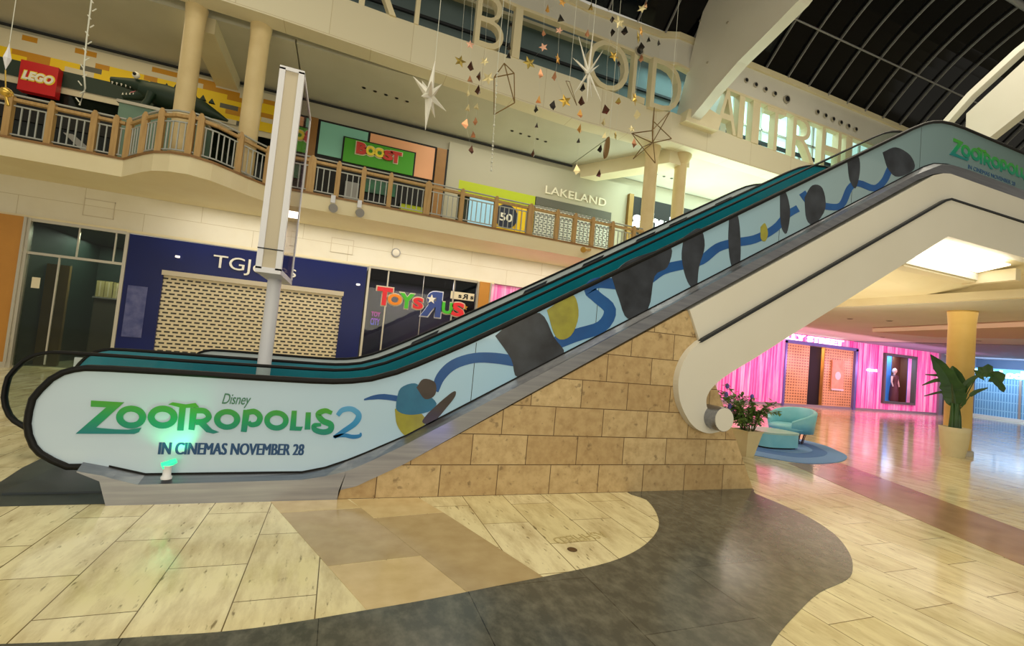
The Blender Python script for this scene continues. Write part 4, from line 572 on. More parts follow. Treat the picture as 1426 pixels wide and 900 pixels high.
text(MB(), 'TGJones', on_y(-3.2, -1.25, 2.74, 3.17, 13.77, 13.8), -.002).build('lettering', 'white', t)
MB().box(-4.23, -.02, 13.86, 13.89, .05, 2.5).build('shutter', 'shutter', t)
MB().box(-4.26, .01, 13.79, 13.92, 2.5, 2.62).build('shutter_box', 'beige', t)
MB().box(-4.23, -.02, 13.84, 13.9, 0, .06).build('bottom_rail', 'silver', t)
MB().box(-4.9, -4.5, 13.785, 13.8, .9, 2.15).build('poster', mottled('lilac_poster', L(96, 100, 150), L(50, 60, 120), 5, .4), t)
b = MB()
for x, z in ((-3.96, 2.98), (.36, 2.86), (-2.0, 3.24)): b.lathe([(.0, -.02), (.05, -.01), (.05, .03)], (x, 13.74, z), 12)
b.build('spot_reflection', 'lampd', t)  # glowing discs put in for spotlight reflections on the fascia
t = thing('shopfront', 'toy shop window with colourful lettering right of the navy shop', 'shopfront', (2.2, 13.9, 0))
f = MB(); f.box(.6, .66, 13.82, 13.95, 0, 3.45); f.box(3.86, 3.92, 13.82, 13.95, 0, 3.45); f.box(.66, 3.86, 13.85, 13.95, 3.4, 3.47); f.box(.66, 3.86, 13.85, 13.95, 0, .1); f.build('frame', 'silver', t)
mu = MB(); mu.box(1.15, 1.19, 13.87, 13.93, .1, 3.4); mu.box(2.2, 2.215, 13.89, 13.92, .1, 3.4); mu.box(3.12, 3.16, 13.87, 13.93, .1, 3.4); mu.build('mullion', 'silver', t)
MB().box(.66, 3.86, 13.905, 13.915, .1, 3.4).build('pane', 'dglass', t)
i = MB(); i.box(.6, 3.92, 16.5, 16.6, 0, 3.4); i.box(.6, .64, 13.95, 16.5, 0, 3.4); i.box(3.88, 3.92, 13.95, 16.5, 0, 3.4); i.box(.64, 3.88, 13.95, 16.5, 3.38, 3.43); i.build('interior', mottled('dim_toy_interior', L(60, 50, 56), L(30, 34, 40), 1.6, .8), t)
for (s, x0, x1, z0, z1, mt, fl_) in (('T', .9, 1.34, 2.38, 2.9, 'tred', 0), ('O', 1.22, 1.62, 2.42, 2.74, 'torange', 0), ('Y', 1.55, 1.98, 2.36, 2.8, 'tgreen', 0), ('S', 1.95, 2.25, 2.38, 2.72, 'tred', 0), ('R', 2.2, 2.8, 2.2, 2.96, 'tblue', 1), ('U', 2.82, 3.16, 2.34, 2.68, 'tgreen', 0), ('S', 3.12, 3.52, 2.3, 2.72, 'tred', 0)):
    fn = on_y(x1, x0, z0, z1, 13.84, 13.88) if fl_ else on_y(x0, x1, z0, z1, 13.84, 13.88)
    lo = text(MB(), s, fn, .045).build('sign_letter', mt, t)
    bx = .035
    fn2 = on_y(x1+bx, x0-bx, z0-bx, z1+bx, 13.882, 13.9) if fl_ else on_y(x0-bx, x1+bx, z0-bx, z1+bx, 13.882, 13.9)
    text(MB(), s, fn2, .075).build('letter_edge', 'white2' if mt != 'tblue' else 'lilac', lo)
def star_pts(cx, cz, r, r2=.42, rot=PI/2, n=5):
    return [(cx+(r if k % 2 == 0 else r*r2)*math.cos(rot+PI*k/n), cz+(r if k % 2 == 0 else r*r2)*math.sin(rot+PI*k/n)) for k in range(2*n)]
MB().prism(star_pts(2.48, 2.72, .15), 13.825, 13.84).build('sign_star', 'white', t)
MB().box(3.2, 3.84, 13.92, 13.94, 1.6, 3.35).build('window_poster', 'navyd', t)
MB().box(3.06, 3.8, 13.88, 13.9, 2.82, 3.05).build('poster_band', 'paper', t)
text(MB(), 's', on_y(3.3, 3.4, 2.87, 2.97, 13.872, 13.88), .03).build('small_lettering', 'darker', t)
text(MB(), 'R', on_y(3.6, 3.42, 2.85, 3.01, 13.872, 13.88), .03).build('small_lettering', 'darker', t)
text(MB(), 's', on_y(3.68, 3.78, 2.87, 2.97, 13.872, 13.88), .03).build('small_lettering', 'darker', t)
MB().prism(star_pts(3.55, 2.6, .1), 13.9, 13.91).build('poster_star', 'dyellow', t)
n_ = thing('neon_sign', 'small glowing pink and blue neon sign hanging in the toy shop window', 'neon sign', (.95, 13.98, 1.9))
MB().box(.78, 1.1, 13.96, 14.0, 1.72, 2.2).build('backboard', 'darker', n_)
nt = MB(); text(nt, 'TOY', on_y(.81, 1.07, 2.03, 2.17, 13.94, 13.96), .03); text(nt, 'CITY', on_y(.81, 1.07, 1.78, 1.98, 13.94, 13.96), .03); nt.build('lit_lettering', 'screen', n_)
for k in range(9):
    x = 1.35+.26*k; c = (('tred', 'tblue', 'dyellow', 'tgreen')[k % 4])
    tag(MB().prism([(x-.1, .0), (x+.1, .0), (x+.1, .28+.06*(k % 3)), (x, .36+.07*(k % 3)), (x-.1, .28+.06*(k % 3))], 14.8, 15.05).build('toy_box', c, None), '%s gabled toy box from the left on the dim toy shop floor' % ordn[k], 'toy box', 'toy boxes inside the toy shop')
struct('wall_pink_panel', MB().box(4.3, 12.4, 14.0, 14.1, 0, 3.45), 'pink')
# bulkhead fittings
t = thing('wall_speaker', 'round grey speaker on the pale bulkhead above the toy shop', 'speaker', (1.31, 13.87, 3.95))
MB().tube([(1.31, 13.9, 3.95), (1.31, 13.85, 3.95)], .13, 24).build('ring', 'tgrey', t); MB().tube([(1.31, 13.86, 3.95), (1.31, 13.84, 3.95)], .1, 24).build('grille', 'silver', t)
for x, lab in ((-.17, 'square access hatch in the bulkhead right of the pole sign'), (-5.7, 'square access hatch in the bulkhead above the dark glass shop')):
    t = thing('access_hatch', lab, 'hatch', (x, 13.9, 3.9)); b = MB()
    for a in ((x-.3, x+.3, 4.1, 4.115), (x-.3, x+.3, 3.7, 3.715), (x-.3, x-.285, 3.7, 4.115), (x+.285, x+.3, 3.7, 4.115)): b.box(a[0], a[1], 13.885, 13.9, a[2], a[3])
    b.build('frame', 'beige', t); MB().box(x-.285, x+.285, 13.892, 13.9, 3.715, 4.1).build('cover', 'white_wall', t)

# ============================================================ upper shops
t = thing('shopfront', 'upper level toy brick shopfront with yellow and white brick header', 'shopfront', (-7, 15, 4.75))
MB().box(-14, -2.3, 15.03, 15.06, 6.9, 8.2).build('header', 'white2', t)
rnd = random.Random(3); nx_, nz_, cw, ch = 74, 8, .15, .135
gv = [(-13.4+cw*i-0, 15.0, 7.06+ch*j) for j in range(nz_+1) for i in range(nx_+1)]; gf = []; gm = []
for j in range(nz_):
    i = 0
    while i < nx_:
        n_ = rnd.choice((2, 3, 4, 5)); x = -13.4+cw*i; z = 7.06+ch*j; q = rnd.random()
        lo_, hi_ = (7.42, 7.72) if x < -6.9 else ((7.34, 7.86) if x < -5.2 else ((7.2, 7.8) if x < -4.2 else (7.0, 7.85)))
        if lo_ <= z < hi_: mi = 1 if q < .62 else (2 if q < .86 else (3 if q < .93 else 0))
        else: mi = 2 if (q > .9 and z >= lo_) else 0
        if z < lo_: mi = 4
        for c_ in range(n_):
            if i >= nx_: break
            a_ = j*(nx_+1)+i; gf.append((a_, a_+1, a_+nx_+2, a_+nx_+1)); gm.append(mi); i += 1
sh = MB(); sh.add(gv, gf); so_ = sh.build('brick_pattern', 'white2', t)
for k_ in ('yellow', 'dyellow', 'grey2', 'dgreen'): so_.data.materials.append(M[k_])
so_.data.polygons.foreach_set('material_index', gm)
MB().box(-14, -2.3, 15.04, 15.06, 4.74, 7.24).build('pane', 'dglass', t)
MB().box(-14, -2.3, 15.09, 15.12, 4.74, 8.2).build('interior', mottled('dim_grey_green_interior', L(84, 92, 78), L(40, 46, 40), .7, .7), t)
b = MB(); b.prism([(-5.4, 4.75), (-6.9, 5.9), (-7.1, 5.9), (-5.8, 4.75)], 15.0, 15.04); b.build('sloped_trim', 'tgrey', t)
MB().box(-14, -5.3, 15.0, 15.04, 6.0, 6.6).build('dark_band', 'darker', t)
s_ = thing('projecting_sign', 'square red brick toy shop sign with white italic lettering', 'sign', (-7.6, 14.8, 6.7))
MB().box(-7.97, -7.24, 14.75, 14.95, 6.67, 7.42).build('sign_box', 'redsign', s_)
text(MB(), 'LEGO', on_y(-7.9, -7.3, 6.95, 7.16, 14.73, 14.75), .05, .2).build('lettering', 'white', s_)
text(MB(), 'LEGO', on_y(-7.925, -7.275, 6.925, 7.185, 14.742, 14.75), .09, .2).build('lettering_edge', 'byellow', s_)
MB().box(-7.65, -7.55, 14.95, 15.04, 6.98, 7.1).build('bracket', 'darker', s_)
t = thing('display_cabinet', 'greenish glass display cabinet on the curved balcony under the crocodile', 'cabinet', (-4.9, 13.9, 4.72))
MB().box(-5.5, -3.7, 13.5, 14.4, 4.72, 4.95).build('base', 'tgrey', t); MB().box(-5.46, -3.74, 13.54, 14.36, 4.95, 6.45).build('case', mottled('pale_green_case', L(120, 148, 134), L(98, 126, 114), .9, .2), t); MB().box(-5.5, -3.7, 13.5, 14.4, 6.45, 6.52).build('top', 'silver', t)
t = thing('crocodile_statue', 'dark green toy brick crocodile statue with open mouth on the cabinet', 'statue', (-4.7, 13.9, 6.52))
P_ = [(-3.3, 13.9, 6.72), (-3.55, 13.9, 6.8), (-3.9, 13.9, 6.9), (-4.3, 13.9, 6.95), (-4.7, 13.9, 6.98), (-5.0, 13.9, 7.0), (-5.2, 13.9, 7.04)]
b = MB(); b.tube(P_, .2, 12, rs=[.03, .1, .2, .27, .29, .25, .2])
b.tube([(-5.1, 13.9, 7.06), (-5.35, 13.9, 7.1), (-5.6, 13.9, 7.09), (-5.82, 13.9, 7.08)], .1, 10, rs=[.2, .15, .11, .08])
b.tube([(-5.05, 13.9, 6.95), (-5.3, 13.9, 6.82), (-5.55, 13.9, 6.74)], .1, 10, rs=[.18, .1, .06])
for x, y in ((-4.9, 13.65), (-4.9, 14.15), (-4.1, 13.65), (-4.1, 14.15)): b.tube([(x, y, 6.9), (x-.05, y, 6.7), (x-.12, y, 6.54)], .08, 8, rs=[.1, .08, .09])
b.build('body', 'croc', t)
sp = MB()
for k in range(7): sp.prism([(-4.9+.2*k-.07, 7.2-.03*abs(k-2)), (-4.9+.2*k+.07, 7.2-.03*abs(k-2)), (-4.9+.2*k, 7.36-.04*abs(k-2))], 13.86, 13.94)
sp.build('back_ridge', 'croc', t)
MB().ball((-5.28, 13.72, 7.27), .08).build('eye', 'white', t); MB().ball((-5.29, 13.65, 7.27), .04).build('pupil', 'darker', t)
MB().tube([(-5.15, 13.9, 6.96), (-5.4, 13.88, 6.86)], .07, 8, rs=[.08, .03]).build('tongue', 'mouth', t)
te = MB()
for k in range(5):
    te.lathe([(.022, 0), (.0, -.07)], (-5.4-.09*k, 13.82, 7.02), 6); te.lathe([(.02, 0), (.0, .06)], (-5.25-.07*k, 13.82, 6.84-.02*k), 6)
te.build('teeth', 'white', t)
# juice bar
t = thing('shopfront', 'upper level juice bar front with mint, peach and green sign panels', 'shopfront', (.6, 15, 4.72))
MB().box(-1.62, -1.24, 14.9, 15.1, 4.72, 7.78).build('side_pier', 'brownpier' if 'brownpier' in M else mottled('brown_pier', L(150, 106, 48), L(132, 92, 40), 2, .5), t)
MB().box(2.36, 2.68, 14.9, 15.1, 4.72, 7.76).build('side_pier', mottled('brown_pier', L(160, 116, 60), L(142, 100, 50), 2, .5), t)
MB().box(2.68, 2.74, 14.9, 15.1, 4.72, 7.78).build('edge_strip', 'darker', t)
MB().box(-1.24, 2.36, 14.98, 15.06, 6.6, 7.8).build('sign_frame', 'darker', t)
MB().box(-1.17, .2, 14.95, 14.98, 6.74, 7.73).build('mint_panel', 'mint', t)
MB().box(.27, 2.3, 14.95, 14.98, 6.68, 7.73).build('peach_panel', 'peach', t)
MB().box(-.5, 1.7, 14.9, 14.95, 6.6, 7.43).build('sign_frame', 'darker', t)
MB().box(-.45, 1.65, 14.86, 14.9, 6.65, 7.38).build('green_panel', 'bgreen', t)
for s, x0, x1, z0, z1, mt in (('B', -.1, .2, 6.96, 7.32, 'bred'), ('O', .18, .46, 6.98, 7.27, 'byellow'), ('O', .44, .74, 6.98, 7.27, 'byellow'), ('S', .7, 1.0, 6.95, 7.26, 'bred'), ('T', .92, 1.26, 6.93, 7.28, 'bred')):
    lo = text(MB(), s, on_y(x0, x1, z0, z1, 14.8, 14.84), .06).build('sign_letter', mt, t)
    text(MB(), s, on_y(x0-.03, x1+.03, z0-.03, z1+.03, 14.845, 14.86), .1).build('letter_edge', 'paper', lo)
MB().box(-1.24, 2.36, 15.07, 15.095, 4.72, 6.6).build('opening', 'darker', t)
MB().box(.2, 1.2, 15.0, 15.06, 5.9, 6.3).build('menu_board', mottled('dim_green_menu', L(30, 110, 70), L(20, 60, 50), 4, .4), t)
MB().box(-.3, .1, 14.98, 15.06, 4.72, 6.1).build('door_panel', 'tgrey', t)
c = thing('service_counter', 'lime green service counter behind the balcony railing of the juice bar', 'counter', (1.7, 14.5, 4.72)); MB().box(1.35, 2.1, 14.3, 14.8, 4.72, 5.55).build('body', 'lime', c); MB().box(1.3, 2.15, 14.26, 14.84, 5.55, 5.6).build('top', 'darker', c)
# kitchen shop
t = thing('shopfront', 'upper level kitchen shop front with yellow window and white letters', 'shopfront', (6, 15, 4.72))
MB().box(2.76, 9.75, 15.0, 15.1, 6.9, 8.1).build('fascia', 'lakegrey', t)
MB().box(2.76, 3.2, 15.0, 15.1, 4.72, 6.9).build('side_pier', 'lakegrey', t); MB().box(9.1, 9.75, 15.0, 15.1, 4.72, 6.9).build('side_pier', 'lakegrey', t)
text(MB(), 'LAKELAND', on_y(6.32, 8.82, 7.08, 7.36, 14.95, 15.0), .008, 0, 1.05).build('lettering', 'offwhite', t)
MB().box(3.2, 5.98, 15.0, 15.1, 6.45, 6.9).build('window_header', 'lime', t)
MB().box(4.6, 5.98, 15.0, 15.1, 4.72, 6.45).build('yellow_panel', 'yellow', t)
MB().box(3.2, 4.65, 15.04, 15.1, 4.72, 6.45).build('window_panel', 'dglass', t)
MB().box(3.62, 4.6, 14.98, 15.02, 5.2, 6.4).build('window_poster', base('pale_blue_poster', L(150, 196, 216), .4, emit=L(150, 200, 230), es=.35), t)
MB().tube([(4.95, 15.0, 5.98), (4.95, 14.96, 5.98)], .42, 28).build('round_badge', 'navyd', t)
text(MB(), '50', on_y(4.72, 5.18, 5.8, 6.08, 14.95, 14.96), .02).build('badge_number', 'white', t)
b = MB()
for x in (5.3, 5.5, 5.7): b.box(x, x+.02, 14.985, 15.0, 4.75, 6.4)
b.build('panel_groove', 'dyellow', t)
MB().box(6.02, 9.08, 15.03, 15.06, 4.74, 6.62).build('shutter', 'shutter2', t); MB().box(6.0, 9.1, 14.98, 15.08, 6.62, 6.9).build('shutter_box', 'grey2', t)
t = thing('shopfront', 'upper level black shoe shop front with glowing white letters behind the column', 'shopfront', (11, 15, 4.72))
MB().box(9.76, 9.95, 14.85, 15.1, 4.72, 7.75).build('side_pier', mottled('ochre_pier', L(160, 126, 60), L(140, 108, 48), 2, .5), t)
MB().box(9.95, 13.2, 14.9, 15.1, 4.72, 7.7).build('front_panel', 'darker', t)
text(MB(), 'schuh', on_y(10.0, 12.1, 6.5, 7.2, 14.84, 14.9), .03).build('lettering', 'whiteglow', t)
MB().box(10.35, 10.38, 14.86, 14.9, 4.75, 7.7).build('edge_strip', 'silver', t)

# ============================================================ columns
def column(x, y, r, z0, z1, lab, grp, cap=0, cm='column'):
    t = thing('column', lab, 'column', (x, y, z0), grp)
    MB().lathe([(r, 0), (r, z1-z0)], (x, y, z0), 28).build('shaft', cm, t)
    MB().lathe([(r+.05, 0), (r+.05, .1), (r+.01, .13)], (x, y, z0), 28).build('base_ring', 'silver', t)
    MB().lathe([(r, -.35), (r+.02+cap, -.1), (r+.03+cap, 0)], (x, y, z1), 28).build('capital', cm, t)
column(-3.7, 12.0, .19, 4.72, 8.38, 'left of the two buff columns on the curved balcony', 'columns on the curved balcony')
column(-2.42, 12.0, .2, 4.72, 8.38, 'right of the two buff columns on the curved balcony, beside the pole sign', 'columns on the curved balcony')
column(8.82, 12.35, .21, 4.72, 8.38, 'buff column just left of its pair, standing before the glowing shoe shop letters', 'paired upper columns', .03)
column(9.98, 12.35, .2, 4.72, 8.38, 'buff column right of its pair, before the pale greenish gallery ceiling', 'paired upper columns', .1)
column(13.95, 6.65, .25, 0, 3.4, 'thick yellow column rising behind the tall potted plant', 'ground floor columns', 0, 'yellowcol')

# ============================================================ balcony railings
def along(path, s):
    for i in range(len(path)-1):
        a, b = Vector(path[i]), Vector(path[i+1]); l = (b-a).length
        if s <= l or i == len(path)-2: return a+(b-a)*(s/l)
        s -= l
def plen(path): return sum((Vector(path[i+1])-Vector(path[i])).length for i in range(len(path)-1))
def railing(path, posts, lab, step=.125, wide=()):
    t = thing('balcony_railing', lab, 'railing', (path[0][0], path[0][1], 4.76), 'gallery railings')
    T = plen(path); z = 4.765
    MB().loft([[(x, y-.05, z+.74), (x, y+.05, z+.74), (x, y+.05, z+.8), (x, y-.05, z+.8)] for x, y in path], True, False, True).build('top_rail', 'wood', t)
    MB().tube([(x, y, z+.87) for x, y in path], .022, 8).build('handrail', 'bar', t)
    MB().loft([[(x, y-.015, z+.64), (x, y+.015, z+.64), (x, y+.015, z+.665), (x, y-.015, z+.665)] for x, y in path], True, False, True).build('rail_bar', 'bar', t)
    MB().loft([[(x, y-.015, z+.06), (x, y+.015, z+.06), (x, y+.015, z+.085), (x, y-.015, z+.085)] for x, y in path], True, False, True).build('rail_bar', 'bar', t)
    for k, s in enumerate(posts):
        p = along(path, s); wd = .085 if k in wide else .055
        MB().prism([(p.x-wd, z), (p.x+wd, z), (p.x+wd, z+.82), (p.x+.02, z+.9), (p.x-.02, z+.9), (p.x-wd, z+.82)], p.y-.07, p.y+.05).build('post', 'wood', t)
    n = int(T/step); cnt = 0
    for k in range(n):
        s = (k+.5)*step
        if any(abs(s-q) < .08 for q in posts) or cnt >= 98: continue
        p = along(path, s); MB().box(p.x-.011, p.x+.011, p.y-.011, p.y+.011, z+.085, z+.64).build('baluster', 'bar', t); cnt += 1
pl = [(-10, 12.1), (-8, 12.12), (-4.75, 12.2)]
railing(pl, [plen(pl)+q+4.75-.02 for q in (-9.4, -8.6, -7.6, -6.6, -5.95, -5.25, -4.88)], 'straight left-hand length of timber post railing below the red brick shop sign')
pb = [(x, y+.08) for x, y in bul]
Lb = plen(pb)
railing(pb, [.0+.03, .75, 1.35, Lb*.53, Lb*.53+.16, Lb*.53+1.0, Lb-.03], 'curved length of railing around the two buff columns on the bulging balcony', .12)
pr_ = [(-1.9, 12.1), (-1.0, 12.1), (4, 12.22), (8, 12.27), (12, 12.27)]
railing(pr_, [q+1.9 for q in (-1.6, -1.02, -.42, .17, .83, 1.8, 2.73, 3.71, 4.76, 5.62, 6.21, 6.82, 7.52, 8.3, 9.2, 10.4)], 'long straight length of railing from the pole sign to the paired columns', .135, (1, 5, 8))
for x, lab in ((-.47, 'left of the two small clear floodlights on the balcony edge under the juice bar'), (.14, 'right of the two small clear floodlights on the balcony edge under the juice bar')):
    t = thing('floodlight', lab, 'floodlight', (x, 11.95, 4.6), 'balcony edge floodlights')
    MB().box(x-.05, x+.05, 11.9, 12.04, 4.58, 4.76).build('bracket', 'lilac', t); MB().tube([(x-.02, 11.97, 4.47), (x+.03, 11.78, 4.42)], .1, 16, rs=[.07, .11]).build('lamp_body', 'silver', t)
    MB().tube([(x+.03, 11.78, 4.42), (x+.035, 11.765, 4.415)], .1, 16).build('lens', 'tgrey', t)
t = thing('wall_spout', 'short brass tube with round flange sticking out of the balcony edge', 'spout', (6.6, 12.1, 4.6))
MB().tube([(6.75, 12.15, 4.64), (6.35, 11.8, 4.52)], .04, 12).build('tube', 'brass', t); MB().tube([(6.35, 11.8, 4.52), (6.32, 11.775, 4.51)], .085, 16).build('flange', 'brass', t)

# ============================================================ pole sign
t = thing('pole_sign', 'tall white double sided totem sign on a pole between the escalators', 'pole sign', (-.82, 6.4, 0))
MB().tube([(-.82, 6.4, 0), (-.81, 6.4, 2.2)], .078, 20).build('pole', 'lilac', t)
MB().lathe([(.2, 0), (.2, .02), (.1, .05)], (-.82, 6.4, 0), 20).build('base_plate', 'steel', t)
b = MB()
for x in (-.93, -.735): b.box(x, x+.06, 5.72, 5.8, 2.14, 4.42); b.box(x, x+.06, 6.95, 7.03, 2.14, 4.42)
b.box(-.93, -.675, 5.72, 7.03, 2.1, 2.16); b.box(-.93, -.675, 5.72, 7.03, 4.4, 4.44)
b.build('frame', 'lilac', t)
MB().box(-.872, -.733, 5.74, 5.78, 2.16, 4.4).build('edge_insert', 'beige', t)
MB().box(-.932, -.673, 5.715, 5.725, 2.36, 2.372).build('seam', 'dkline', t)
MB().box(-.69, -.684, 5.8, 6.95, 2.16, 4.4).build('side_pane', 'pane_pink', t); MB().box(-.925, -.919, 5.8, 6.95, 2.16, 4.4).build('side_pane', 'pane_pink', t)
b = MB(); b.box(-.92, -.69, 5.82, 5.86, 2.16, 2.5); b.build('lamp_tray', 'tgrey', t)

# ============================================================ giant letters
def fly(x):
    for (a, b), (c, d) in zip(fl, fl[1:]):
        if a <= x <= c: return b+(d-b)*(x-a)/(c-a)
for s, x0, x1, lab in (('R', -.4, .5, 'giant cream letter R cut off at the top of the photo, first of the row'), ('Y', .6, 1.42, 'giant cream letter Y at the top edge of the photo'), ('B', 2.54, 3.34, 'giant cream letter B standing on the upper beam'), ('I', 3.62, 3.84, 'giant cream upright letter I just right of the letter B'),
                       ('O', 5.95, 7.36, 'giant cream letter O behind the white twig star'), ('L', 7.52, 8.0, 'giant cream letter L between the letters O and D'), ('D', 8.2, 9.34, 'giant cream letter D beside the large arched fin'),
                       ('A', 10.8, 11.68, 'giant cream letter A in front of the lit clerestory right of the arched fin'), ('I', 11.74, 11.98, 'giant cream upright letter I touching the letter A'), ('I', 12.35, 12.68, 'giant cream upright letter I, second after the letter A'), ('T', 13.0, 13.9, 'giant cream letter T left of the letter R over the escalator'), ('R', 14.25, 15.4, 'giant cream letter R in front of the lit clerestory above the far escalator'), ('H', 15.72, 16.75, 'giant cream letter H just above the escalator handrail'), ('I', 17.0, 17.35, 'giant cream upright letter I right of the letter H')):
    y = fly((x0+x1)/2)-.03; kk = y/11.8; x0 *= kk; x1 *= kk; xm_ = (x0+x1)/2
    o = text(MB(), s, on_y(x0, x1, interp(ZL, xm_)-.015, interp(ZU, xm_)+.06, y, y+.24), -.012 if s in 'OBDYR' else 0.0).build('giant_letter', 'cream', None); tag(o, lab, 'letter', 'giant letters along the upper beam')
# blocks at the fin foot
struct('trim_9', MB().prism([(9.3, 9.0), (10.6, 9.0), (10.7, 9.5), (10.2, 9.6), (10.0, 9.45), (9.4, 9.4)], 11.45, 11.9), 'cream')

# ============================================================ hanging ornaments
MATO = {'pink': 'pinkfoil', 'pale pink': 'pinkfoil', 'dark copper': 'dcopper', 'copper': 'copper', 'pale gold': 'pgold', 'dark': 'ddark', 'dull gold': 'dgold', 'orange gold': 'ogold', 'gold': 'gold'}
rn = random.Random(11)
for ph, Y, items in STRINGS:
    items = sorted(items, key=lambda q: -q[3]); xm = sum(q[2] for q in items)/len(items)
    s_ = thing('ornament_string', 'thin thread carrying foil ornaments, the '+ph, 'ornament string', (xm, Y, items[-1][3]), 'threads of foil ornaments')
    MB().tube([(q[2], Y, q[3]) for q in items[::-1]]+[(items[0][2]-.05, Y, items[0][3]+1), (xm, Y, 14.2)], .0018, 5).build('thread', 'thread', s_)
    for k, (kd, col, x, z, r) in enumerate(items):
        mb = MB(); a = rn.uniform(-.7, .7); tw = rn.uniform(-.25, .25)
        if kd == 's':
            P2 = star_pts(0, 0, r*1.12, .45, PI/2+tw); d = r*.22; n = len(P2)
            v = [(p[0], 0, p[1]) for p in P2]+[(0, -d, 0), (0, d, 0)]; f_ = []
            for j in range(n): f_ += [(j, (j+1) % n, n), ((j+1) % n, j, n+1)]
            nm, w_ = 'foil_star', 'star'
        else:
            v = [(-.8*r, -.3*r, -.7*r), (.85*r, -.25*r, -.6*r), (0.05*r, .75*r, -.75*r), (.05*r, 0, 1.05*r)]; f_ = [(0, 2, 1), (0, 1, 3), (1, 2, 3), (2, 0, 3)]
            nm, w_ = 'foil_pyramid', 'pyramid'; a = rn.uniform(0, 6.28)
        ca, sa = math.cos(a), math.sin(a); ct, st_ = math.cos(tw), math.sin(tw)
        mb.add([(x+(p[0]*ct-p[2]*st_)*ca-p[1]*sa, Y+(p[0]*ct-p[2]*st_)*sa+p[1]*ca, z+p[0]*st_+p[2]*ct) for p in v], f_)
        if kd == 't' and k % 2: mb.add([(x+(p[0]*ct-p[2]*st_)*ca-p[1]*sa, Y+(p[0]*ct-p[2]*st_)*sa+p[1]*ca, z-(p[0]*st_+p[2]*ct)*.55-r*.9) for p in v], f_)
        mx, mn = max(q[3] for q in items), 0
        tag(mb.build(nm, MATO[col], None), '%s foil %s, %s from top, %s' % (col, w_, ordn[k], ph), 'ornament', 'foil ornaments on strings')
o = MB(); v = star_pts(0, 0, .125, .42, PI/2-.15); n = 10; d = .03
o.add([(1.6+p[0], 8.5, 6.83+p[1]) for p in v]+[(1.6, 8.5-d, 6.83), (1.6, 8.5+d, 6.83)], [q for j in range(n) for q in ((j, (j+1) % n, n), ((j+1) % n, j, n+1))])
tag(o.build('foil_star', 'dgold', None), 'single dull gold five-pointed star hanging left of all the strings below the letter B', 'ornament', 'foil ornaments on strings')
s_ = thing('ornament_string', 'thin thread holding the single dull gold star left of the other strings', 'ornament string', (1.6, 8.5, 6.95), 'threads of foil ornaments'); MB().tube([(1.6, 8.5, 6.95), (1.55, 8.5, 8.5), (1.6, 8.5, 14.2)], .0018, 5).build('thread', 'thread', s_)
# white starburst
def spikes(mb, c, tips, r):
    c = Vector(c)
    for tp in tips:
        tp = Vector(tp); mb.tube([c, c+(tp-c)*.12, tp], r, 5, False, rs=[r*.7, r, .004])
t = thing('starburst_ornament', 'large white long-pointed starburst hanging left of the foil stars', 'ornament', (1.09, 8.5, 6.01))
b = MB(); c0 = (1.09, 8.5, 6.01); spikes(b, c0, [(1.13, 8.45, 6.68), (1.09, 8.5, 5.36), (.76, 8.4, 6.23), (1.45, 8.6, 5.86), (.96, 8.7, 6.36), (1.27, 8.3, 6.18), (.93, 8.3, 5.86), (1.27, 8.7, 5.73), (1.05, 8.05, 6.05), (1.1, 8.95, 6.0)], .072); b.build('spiked_body', 'white', t)
MB().tube([(1.13, 8.45, 6.66), (1.1, 8.45, 9), (1.2, 8.45, 14.2)], .006, 6).build('hanging_cord', 'thread', t)
t = thing('twig_star_ornament', 'white twiggy star of long sticks hanging in front of the giant letter O', 'ornament', (4.3, 8.5, 7.5))
b = MB(); c0 = (4.32, 8.5, 7.42)
for tp in [(4.02, 8.5, 8.12), (4.3, 8.4, 8.32), (3.98, 8.6, 7.7), (4.55, 8.5, 7.66), (4.5, 8.6, 7.0), (4.3, 8.4, 6.75), (4.62, 8.4, 6.85), (4.12, 8.7, 7.0), (4.1, 8.2, 7.2), (4.58, 8.8, 7.3), (4.4, 8.1, 7.7), (4.2, 8.9, 7.9)]: spikes(b, c0, [tp], .028)
b.build('spiked_body', 'white', t); MB().tube([(4.3, 8.4, 8.3), (4.3, 8.4, 14.2)], .005, 5).build('hanging_cord', 'thread', t)
t = thing('disc_ornament', 'bronze oval disc hanging edge-on near the bottom of the string below the letter O', 'ornament', (4.91, 8.5, 5.95))
b = MB(); pts = [(4.91+.055*math.cos(q*PI/12)-.05*math.sin(q*PI/12)*-.35, 5.95+.24*math.sin(q*PI/12)) for q in range(24)]; b.prism(pts, 8.47, 8.53); b.build('disc', base('bronze', L(142, 112, 70), .35, .7), t)
MB().tube([(4.95, 8.5, 6.18), (4.95, 8.5, 14.2)], .004, 5).build('hanging_cord', 'thread', t)
def wires(nm, lab, loc, segs, Y, r=.011):
    t = thing(nm, lab, 'ornament', loc); b = MB()
    for a, c in segs: b.tube([(a[0], Y+a[2], a[1]), (c[0], Y+c[2], c[1])], r, 6)
    b.build('wire_frame', 'wire', t); z = max(max(a[1], c[1]) for a, c in segs); x = [q for s in segs for q in s if q[1] == z][0]
    MB().tube([(x[0], Y+x[2], z), (x[0], Y+x[2], 14.0)], .004, 5).build('hanging_cord', 'thread', t)
A_, B_, C_, D_, E_ = (2.47, 7.06, 0), (2.66, 6.86, -.1), (2.76, 6.34, 0), (2.32, 6.78, .1), (2.42, 6.1, .2)
wires('wire_frame_ornament', 'gold wire pyramid frame hanging right of the strings below the letter B', (2.5, 8.5, 6.1), [(A_, B_), (B_, C_), (A_, D_), (D_, B_), (A_, C_), (C_, E_), (D_, E_)], 8.5)
